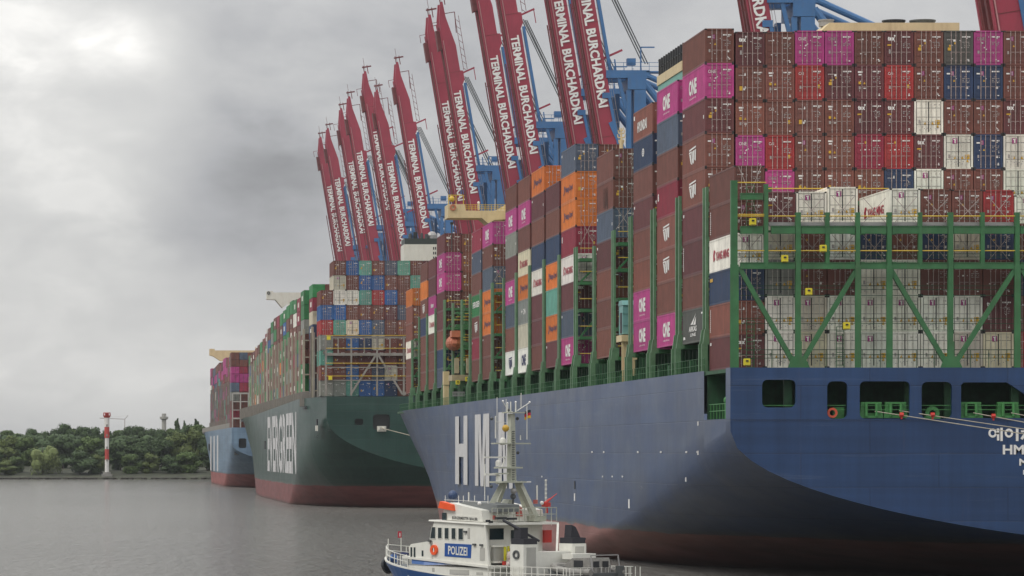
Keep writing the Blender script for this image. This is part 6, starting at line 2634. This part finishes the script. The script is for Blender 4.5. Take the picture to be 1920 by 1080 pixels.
b.build('radome', mat('dark_blue_dome', (0.03, 0.06, 0.14), rough=0.4), boat)
b = MB()
q = S(849, 937, 1.6)
b.bar(q, q - Vector((0, 0, 0.7)), 0.1)
b.bar(q + Vector((0.14, 0, 0)), q + Vector((0.14, 0, -0.7)), 0.06)
b.build('radome_stand', STEEL, boat)
# grey sloping roof behind the name board, rails
b = MB()
b.prism([(4.4, 7.02), (0.5, 6.45), (-0.3, 6.45), (-0.3, 7.0), (3.0, 7.22)], 1, -3.2, -0.9)
b.build('upper_roof', BDECK, boat)
b = MB()
for x in (835, 860, 869, 879, 890, 915):
    q = S(x, 944, 1.3)
    b.bar(q, q + Vector((0, 0, 0.6 if x != 879 else 0.85)), 0.045 if x != 879 else 0.08)
q0, q1 = S(833, 937, 1.3), S(915, 941, 1.3)
b.bar(q0, q1, 0.035)
b.build('roof_railing', BW, boat)

# mast: A-frame legs, column, platforms, radars, aerials, flags
b = MB()
mu, mv = 0.6, 3.2
top = A(958.5, 903, mu)


def LG(x0, y0, u0, x1, y1, u1, w0, w1):
    b.bar(A(x0, y0, u0), A(x1, y1, u1), w0, 4, w2=w1)


LG(913, 962, 1.7, 943, 904, 0.9, 0.42, 0.34)
LG(1004, 972, -0.2, 973, 904, 0.5, 0.42, 0.34)
LG(927, 962, 3.2, 948, 904, 1.1, 0.3, 0.25)
LG(990, 968, 1.8, 968, 904, 0.8, 0.3, 0.25)
b.build('mast_leg', BGR, boat)
b = MB()
cz0, cz1 = A(958, 903, mu).z, A(958, 776, mu).z
c = A(958.2, 903, mu)
b.bar((c.x, c.y, cz0), (c.x, c.y, cz1), 0.46, 4, w2=0.36)
b.bar((c.x - 0.15, c.y - 0.34, cz0), (c.x - 0.1, c.y - 0.24, cz1), 0.07)
col_ = b.build('mast_column', BGR, boat)
b = MB()
for k in range(22):
    z = cz0 + 0.15 + k * 0.17
    b.box(c.x - 0.27, c.x - 0.235, c.y - 0.12, c.y + 0.12, z, z + 0.06)
b.build('rungs', DKGREY, col_)
b = MB()


def plat(xa, xb, y, u, d=0.5, t=0.09):
    p_, q_ = A(xa, y, u), A(xb, y, u)
    b.box(u - d, u + d, min(p_.y, q_.y), max(p_.y, q_.y), p_.z - t / 2, p_.z + t / 2)


for args in ((948, 978, 773.5, mu, 0.4), (925, 991, 831.5, mu, 0.25, 0.1), (931, 975, 877, mu, 0.3, 0.12), (929, 975, 904, mu, 0.7, 0.12), (928, 950, 888, mu, 0.25, 0.1)):
    b = MB()
    plat(*args)
    b.build('mast_platform', BGR, boat)
b = MB()


def rad(xa, xb, y, h, u=0.6):
    p_, q_ = A(xa, y, u), A(xb, y, u)
    b.bar(p_, q_, h)


rad(908, 949, 857.5, 0.12)
rad(909, 932, 889.5, 0.16)
rad(970, 995, 903.5, 0.09)
b.build('radar_bar', BW, boat)
b = MB()
for (x, y, rr) in ((934, 869, 0.22), (935, 898, 0.24), (943, 828, 0.25), (933, 904, 0.15)):
    q = A(x, y, mu)
    b.bar(q - Vector((0, 0, rr)), q + Vector((0, 0, rr * 0.4)), rr * 1.8, 10)
    b.ball(q + Vector((0, 0, rr * 0.4)), rr * 0.9, nu=10, nv=6)
b.build('radar_unit', BW, boat)
b = MB()
q = A(948, 803, mu - 0.4)
b.ball(q, 0.27, nu=12, nv=8)
b.build('yellow_lamp', mat('lamp_amber', (0.5, 0.30, 0.03), rough=0.4), boat)
b = MB()
for (x, y0, y1, w_, u) in ((949, 748, 773, 0.03, mu), (951.5, 756, 773, 0.09, mu), (957.5, 753, 773, 0.07, mu), (967, 755, 773, 0.07, mu), (977, 737, 765, 0.04, mu),
                           (932, 745, 830, 0.035, mu), (929, 780, 822, 0.06, mu), (988, 760, 824, 0.05, mu), (976, 816, 825, 0.06, mu), (909, 870, 938, 0.05, 2.0), (908, 850, 890, 0.03, 1.0),
                           (1007, 910, 945, 0.08, -0.2), (966, 853, 902, 0.05, mu), (1034, 965, 985, 0.04, -0.3)):
    b.bar(A(x, y0, u), A(x, y1, u), w_)
b.bar(A(970, 770, mu), A(993, 755, mu), 0.05)
b.bar(A(943, 753, mu), A(949, 764, mu), 0.04)
b.bar(A(929, 791, mu), A(949, 792, mu), 0.03)
b.bar(A(947, 858, mu), A(941, 877, mu), 0.08)
tag(b.build('aerial', BW, boat), kind='stuff')
b = MB()
for (x, y) in ((922, 785), (970, 785), (971, 849), (921, 912), (953, 769)):
    q = A(x, y, mu)
    b.ball(q, 0.13, nu=8, nv=5)
b.ball(A(962, 931, 0.3), 0.22, nu=8, nv=5)
b.bar(A(962, 931, 0.3), A(962, 958, 0.3), 0.1)
b.build('signal_light', DKGREY, boat)
b = MB()
b.ball(A(963, 921, 0.2), 0.24, nu=12, nv=8)
b.build('grey_ball', STEEL, boat)
b = MB()
for (x, y) in ((943, 752), (951.5, 756), (967, 754), (993, 754), (958, 795)):
    b.ball(A(x, y, mu), 0.08, nu=8, nv=5)
for (x, y) in ((899, 944), (1016, 943)):
    b.ball(A(x, y, 0.0), 0.15, nu=10, nv=6)
b.build('white_lamp', WHITE, boat)
# german flag
b = MB()
for k, mi in ((0, 0), (1, 1), (2, 2)):
    z0 = A(988, 787 - 5.5 * (k), mu)
    for i in range(4):
        a0, a1 = i / 4, (i + 1) / 4

        def fp(a, yy):
            q = A(983.5 + a * 10, yy - a * 2.5 + 1.2 * math.sin(a * 6), mu)
            q.x += 0.1 * math.sin(a * 5)
            return q
        ya, yb = 787 - 5.2 * k, 787 - 5.2 * (k + 1)
        b.add([fp(a0, ya), fp(a1, ya), fp(a1, yb), fp(a0, yb)], [(0, 1, 2, 3)], mi)
b.build('national_flag', [mat('flag_gold', (0.70, 0.45, 0.03), rough=0.8), MATS['flag_red'], BLACK], boat)
# lattice aerial with pale rings
b = MB()
for dx in (-0.06, 0.06):
    q0, q1 = A(1023.5, 900, 0), A(1023.5, 945, 0)
    b.bar(q0 + Vector((0, dx, 0)), q1 + Vector((0, dx, 0)), 0.03)
for y in (900, 909, 917, 925, 933, 940):
    q = A(1023.5, y, 0)
    b.box(q.x - 0.05, q.x + 0.05, q.y - 0.07, q.y + 0.07, q.z - 0.07, q.z + 0.05)
b.build('lattice_aerial', BW, boat)
# red water monitor
b = MB()
b.bar(A(1025, 962, 0), A(1025, 948, 0), 0.22, 8)
b.bar(A(1021, 944, 0), A(1031, 936, 0), 0.26, 8, w2=0.2)
b.bar(A(1030, 937, 0), A(1044, 925.5, 0), 0.12, 8, w2=0.05)
b.box(-0.2, 0.2, A(1029, 950, 0).y, A(1019, 950, 0).y, A(1025, 950, 0).z, A(1025, 942, 0).z)
b.build('water_monitor', REDPAINT, boat)
b = MB()
q = A(1004, 942, -0.2)
b.box(q.x - 0.12, q.x + 0.12, q.y - 0.12, q.y + 0.12, q.z - 0.1, q.z + 0.2)
for (x, y, w_, h) in ((925, 970, 0.3, 0.35), (924, 958, 0.12, 0.2), (972, 962, 0.62, 0.5), (974, 952, 0.3, 0.25)):
    q = A(x, y, 0.5)
    b.prism([(q.y - w_ / 2, q.z - h / 2), (q.y + w_ / 2, q.z - h / 2 + 0.05), (q.y + w_ * 0.4, q.z + h / 2), (q.y - w_ * 0.35, q.z + h / 2 - 0.07)], 0, q.x - 0.15, q.x + 0.15)
b.build('red_hose_reel', mat('faded_red', (0.48, 0.12, 0.10), rough=0.6), boat)
# boxes and rails on the roof deck
b = MB()
p_, q_ = A(941, 950, 1.2), A(960, 972, 1.2)
b.box(0.6, 1.6, min(p_.y, q_.y), max(p_.y, q_.y), zr + 0.2, p_.z)
p_, q_ = A(943, 936, 1.0), A(958, 946, 1.0)
b.prism([(p_.y, p_.z - 0.55), (q_.y, p_.z - 0.55), (q_.y, p_.z - 0.1), ((p_.y + q_.y) / 2, p_.z)], 0, 0.7, 1.4)
p_, q_ = A(998, 967, -0.1), A(1018, 978, -0.1)
b.box(-0.4, 0.6, min(p_.y, q_.y), max(p_.y, q_.y), zr + 0.2, p_.z)
b.build('roof_locker', BGR, boat)
b = MB()
zr2 = zr + 0.24
for i in range(13):
    v = 0.1 + i * (W + 0.1) / 12
    b.bar((-0.6, -v, zr2), (-0.6, -v, zr2 + 1.0), 0.045)
for h in (0.5, 1.0):
    b.bar((-0.6, -0.1, zr2 + h), (-0.6, -W - 0.2, zr2 + h), 0.045)
    b.bar((-0.6, -W - 0.2, zr2 + h), (2.5, -W - 0.2, zr2 + h), 0.045)
b.build('roof_railing', BGR, boat)
b = MB()
for (xa, xb, y) in ((912, 916, 977), (918, 921, 979), (929, 947, 972), (950, 966, 973)):
    p_, q_ = A(xa, y, -0.5), A(xb, y, -0.5)
    b.box(-0.7, -0.4, min(p_.y, q_.y), max(p_.y, q_.y), p_.z - 0.07, p_.z + 0.09)
b.build('roof_speaker', BLACK, boat)
# aft wall details (wall stands at u = 0.7)
ua = 0.68


def aftpanel(b, xa, xb, ya, yb, u=ua, th=0.03, mi=None):
    p_, q_ = A(xa, ya, u), A(xb, yb, u)
    b.box(u - th, u, min(p_.y, q_.y), max(p_.y, q_.y), min(p_.z, q_.z), max(p_.z, q_.z), mi)


for (xa, xb, ya, yb) in ((918, 944, 991, 1011.5), (958, 964, 994, 1015)):
    b = MB()
    aftpanel(b, xa, xb, ya, yb)
    w_ = b.build('window', GLASS, boat)
b = MB()
aftpanel(b, 1017.5, 1031, 994, 1017, ua - 0.06, 0.2)
b.build('red_locker', REDPAINT, boat)
b = MB()
aftpanel(b, 921, 942, 1026, 1051, 0.0, 0.3)
b.build('grey_locker', PGREY, boat)
b = MB()
aftpanel(b, 919, 944, 1022.5, 1025.5, 0.0, 0.4)
aftpanel(b, 942, 945, 1022.5, 1056, 0.0, 0.35)
aftpanel(b, 919, 943, 1052, 1055, 0.0, 0.4)
aftpanel(b, 963, 966, 1020, 1080, -2.5, 0.2)
b.build('locker_frame', BW, boat)
b = MB()
aftpanel(b, 921, 941, 1056, 1068, 0.0, 0.1)
b.build('vent', BDECK, boat)
b = MB()
aftpanel(b, 944.5, 948.5, 1025, 1051, -0.6, 0.08)
aftpanel(b, 951, 954, 1024, 1034, -0.6, 0.08)
b.build('yellow_ladder', mat('ladder_yellow', (0.62, 0.58, 0.03), rough=0.5), boat)
b = MB()
for (x, y, w_, h) in ((947, 1056, 0.2, 0.28), (960, 1031, 0.24, 0.22)):
    q = A(x, y, -0.7)
    b.box(q.x, q.x + 0.2, q.y - w_ / 2, q.y + w_ / 2, q.z - h / 2, q.z + h / 2)
b.build('red_bag', REDPAINT, boat)
b = MB()
for (x, y, rr) in ((956, 1042, 0.3), (958, 1050, 0.28), (953, 1058, 0.2)):
    b.ball(A(x, y, -0.9), rr, rr * 0.7, rr, 9, 6)
b.build('rolled_cover', mat('pale_pink_canvas', (0.62, 0.52, 0.50), rough=0.8), boat)
b = MB()
b.bar((-0.75, -W - 0.2, zr), A(1044, 1036, -1.9), 0.16)
b.bar((-0.45, 0.06, 2.4), (-0.02, 0.06, zr), 0.1)
b.build('roof_support', BW, boat)
# wall rails at main deck level
b = MB()
for i in range(14):
    u = -0.5 - i * 0.65
    b.bar((u, 0.2, 1.5), (u, 0.2, 2.5), 0.045)
for h in (2.0, 2.5):
    b.bar((-0.5, 0.2, h), (-8.6, 0.2, h), 0.045)
    b.bar((-8.6, 0.2, h), (-8.6, -W, h), 0.045)
for i in range(10):
    b.bar((-8.6, 0.2 - i * 0.72, 1.4), (-8.6, 0.2 - i * 0.72, 2.5), 0.045)
    b.bar((-5 - i * 0.48, -W - 0.1, 1.4), (-5 - i * 0.48, -W - 0.1, 2.5), 0.045)
b.bar((-4.5, -W - 0.1, 2.5), (-8.6, -W - 0.1, 2.5), 0.045)
b.build('deck_railing', BW, boat)
# funnels
for nm, v0, v1 in (('p', 0.0, 1.5), ('s', 5.05, 6.5)):
    b = MB()
    b.box(-4.0, -2.6, -v1, -v0, 1.2, 4.12)
    b.box(-4.03, -4.003, -v1 + 0.25, -v0 - 0.3, 1.6, 3.9, 1)
    f_ = b.build('funnel_casing', [BW, PGREY], boat)
    b = MB()
    k = 1 if nm == 's' else 0
    b.box(-3.95, -2.65, -v1 + 0.05, -v0 - 0.05, 4.125, 4.55)
    if nm == 'p':
        b.box(-3.5, -2.8, -0.95, -0.2, 4.55, 5.35)
        b.bar((-3.3, -0.95, 4.9), (-3.6, -2.0, 4.35), 0.2, 6)
        b.bar((-3.3, -0.35, 5.2), (-2.2, 0.35, 5.9), 0.26, 8, w2=0.2)
    else:
        b.prism([(-v0 - 0.25, 4.55), (-v0 - 0.35, 5.5), (-v0 - 0.75, 5.35), (-v0 - 1.05, 4.9), (-v0 - 1.25, 4.55)], 0, -3.6, -2.9)
        b.bar((-3.3, -v1 + 0.1, 4.5), (-3.6, -v1 - 0.35, 4.45), 0.18, 6)
    b.build('funnel_top', mat('soot_black', (0.025, 0.025, 0.032), rough=0.6), f_)
b = MB()
q = S(968.5, 1040, 0)
b.ring((q.x, 0.05, q.z), (1, 0, 0), (0, 0, 1), 0.26, 0.07, 14)
b.build('hose_coil', DKGREY, boat)
b = MB()
b.box(-3.8, -2.7, -5.0, -1.55, 3.3, 3.55)
b.box(-3.8, -3.6, -5.0, -1.55, 1.4, 3.3)
b.box(-5.2, -4.1, -6.3, -3.9, 3.0, 3.4)
b.build('cross_platform', BW, boat)
b = MB()
for (x, y) in ((1070, 1042), (1074, 1045)):
    q = A(x, y, -4.4)
    b.box(q.x - 0.1, q.x + 0.1, q.y - 0.22, q.y + 0.22, q.z - 0.1, q.z + 0.1)
b.build('red_cushion', MATS['faded_red'], boat)
# daughter boat on the aft deck: a thing of its own, it rests on the deck
db = empty('rigid_inflatable_boat', (BX, BY, 0))
db.rotation_euler = boat.rotation_euler
tag(db, 'grey inflatable tender with small cabin on the aft deck of the police boat', 'tender')
TUBE = mat('grey_rubber', (0.23, 0.22, 0.20), rough=0.6, var=0.2, scale=4)
b = MB()
last = None
path = [(-9.2, -1.7), (-7.5, -1.55), (-5.6, -1.75), (-4.7, -2.4), (-4.45, -3.3), (-4.7, -4.2), (-5.6, -4.85), (-7.5, -5.05), (-9.2, -4.9)]
for i, (u, y) in enumerate(path):
    z = 2.15 + 0.35 * max(0, (u + 7) / 2.5)
    p_ = Vector((u, y, z))
    if last is not None:
        b.bar(last, p_, 0.52, 10)
        b.ball(p_, 0.26, nu=10, nv=6)
    last = p_
b.build('tube', TUBE, db)
b = MB()
b.prism([(-9.1, 1.6), (-5.0, 1.6), (-4.7, 2.3), (-9.1, 2.1)], 1, -4.8, -1.8)
b.build('hull', DKGREY, db)
b = MB()
b.prism([(-8.6, 2.1), (-5.9, 2.1), (-6.2, 2.75), (-6.8, 3.15), (-8.4, 3.2), (-8.6, 2.6)], 1, -4.4, -2.2)
cab = b.build('cabin', TUBE, db)
b = MB()
b.box(-8.64, -8.605, -3.15, -2.55, 2.5, 2.95)
b.box(-8.64, -8.605, -4.1, -3.5, 2.5, 2.95)
b.box(-7.9, -7.0, -2.2, -2.16, 2.5, 3.0)
b.build('window', BLACK, cab)
b = MB()
for k in range(5):
    b.bar((-8.7, -2.2 - k * 0.5, 2.1), (-8.7, -2.2 - k * 0.5, 2.5), 0.09)
b.bar((-9.2, -1.9, 2.2), (-9.0, -1.9, 3.4), 0.08)
b.bar((-9.2, -4.7, 2.2), (-9.0, -4.7, 3.4), 0.08)
b.bar((-9.0, -1.9, 3.4), (-9.0, -4.7, 3.4), 0.08)
b.build('roll_bar', STEEL, db)
b = MB()
b.box(-9.4, -8.9, -4.95, -4.55, 1.7, 2.6)
b.build('engine', DKGREY, db)

# ------------------------------------------------------------------ air
hz = bpy.data.materials.new('harbour_haze')
hz.use_nodes = True
nt = hz.node_tree
for n_ in list(nt.nodes):
    nt.nodes.remove(n_)
o_ = nt.nodes.new('ShaderNodeOutputMaterial')
pv = nt.nodes.new('ShaderNodeVolumePrincipled')
pv.inputs['Color'].default_value = (0.86, 0.90, 0.95, 1)
pv.inputs['Density'].default_value = 0.000035
nt.links.new(pv.outputs[0], o_.inputs['Volume'])
b = MB()
b.box(-6500, 6500, -300, 2500, -4, 190)
tag(b.build('haze', hz), kind='stuff')
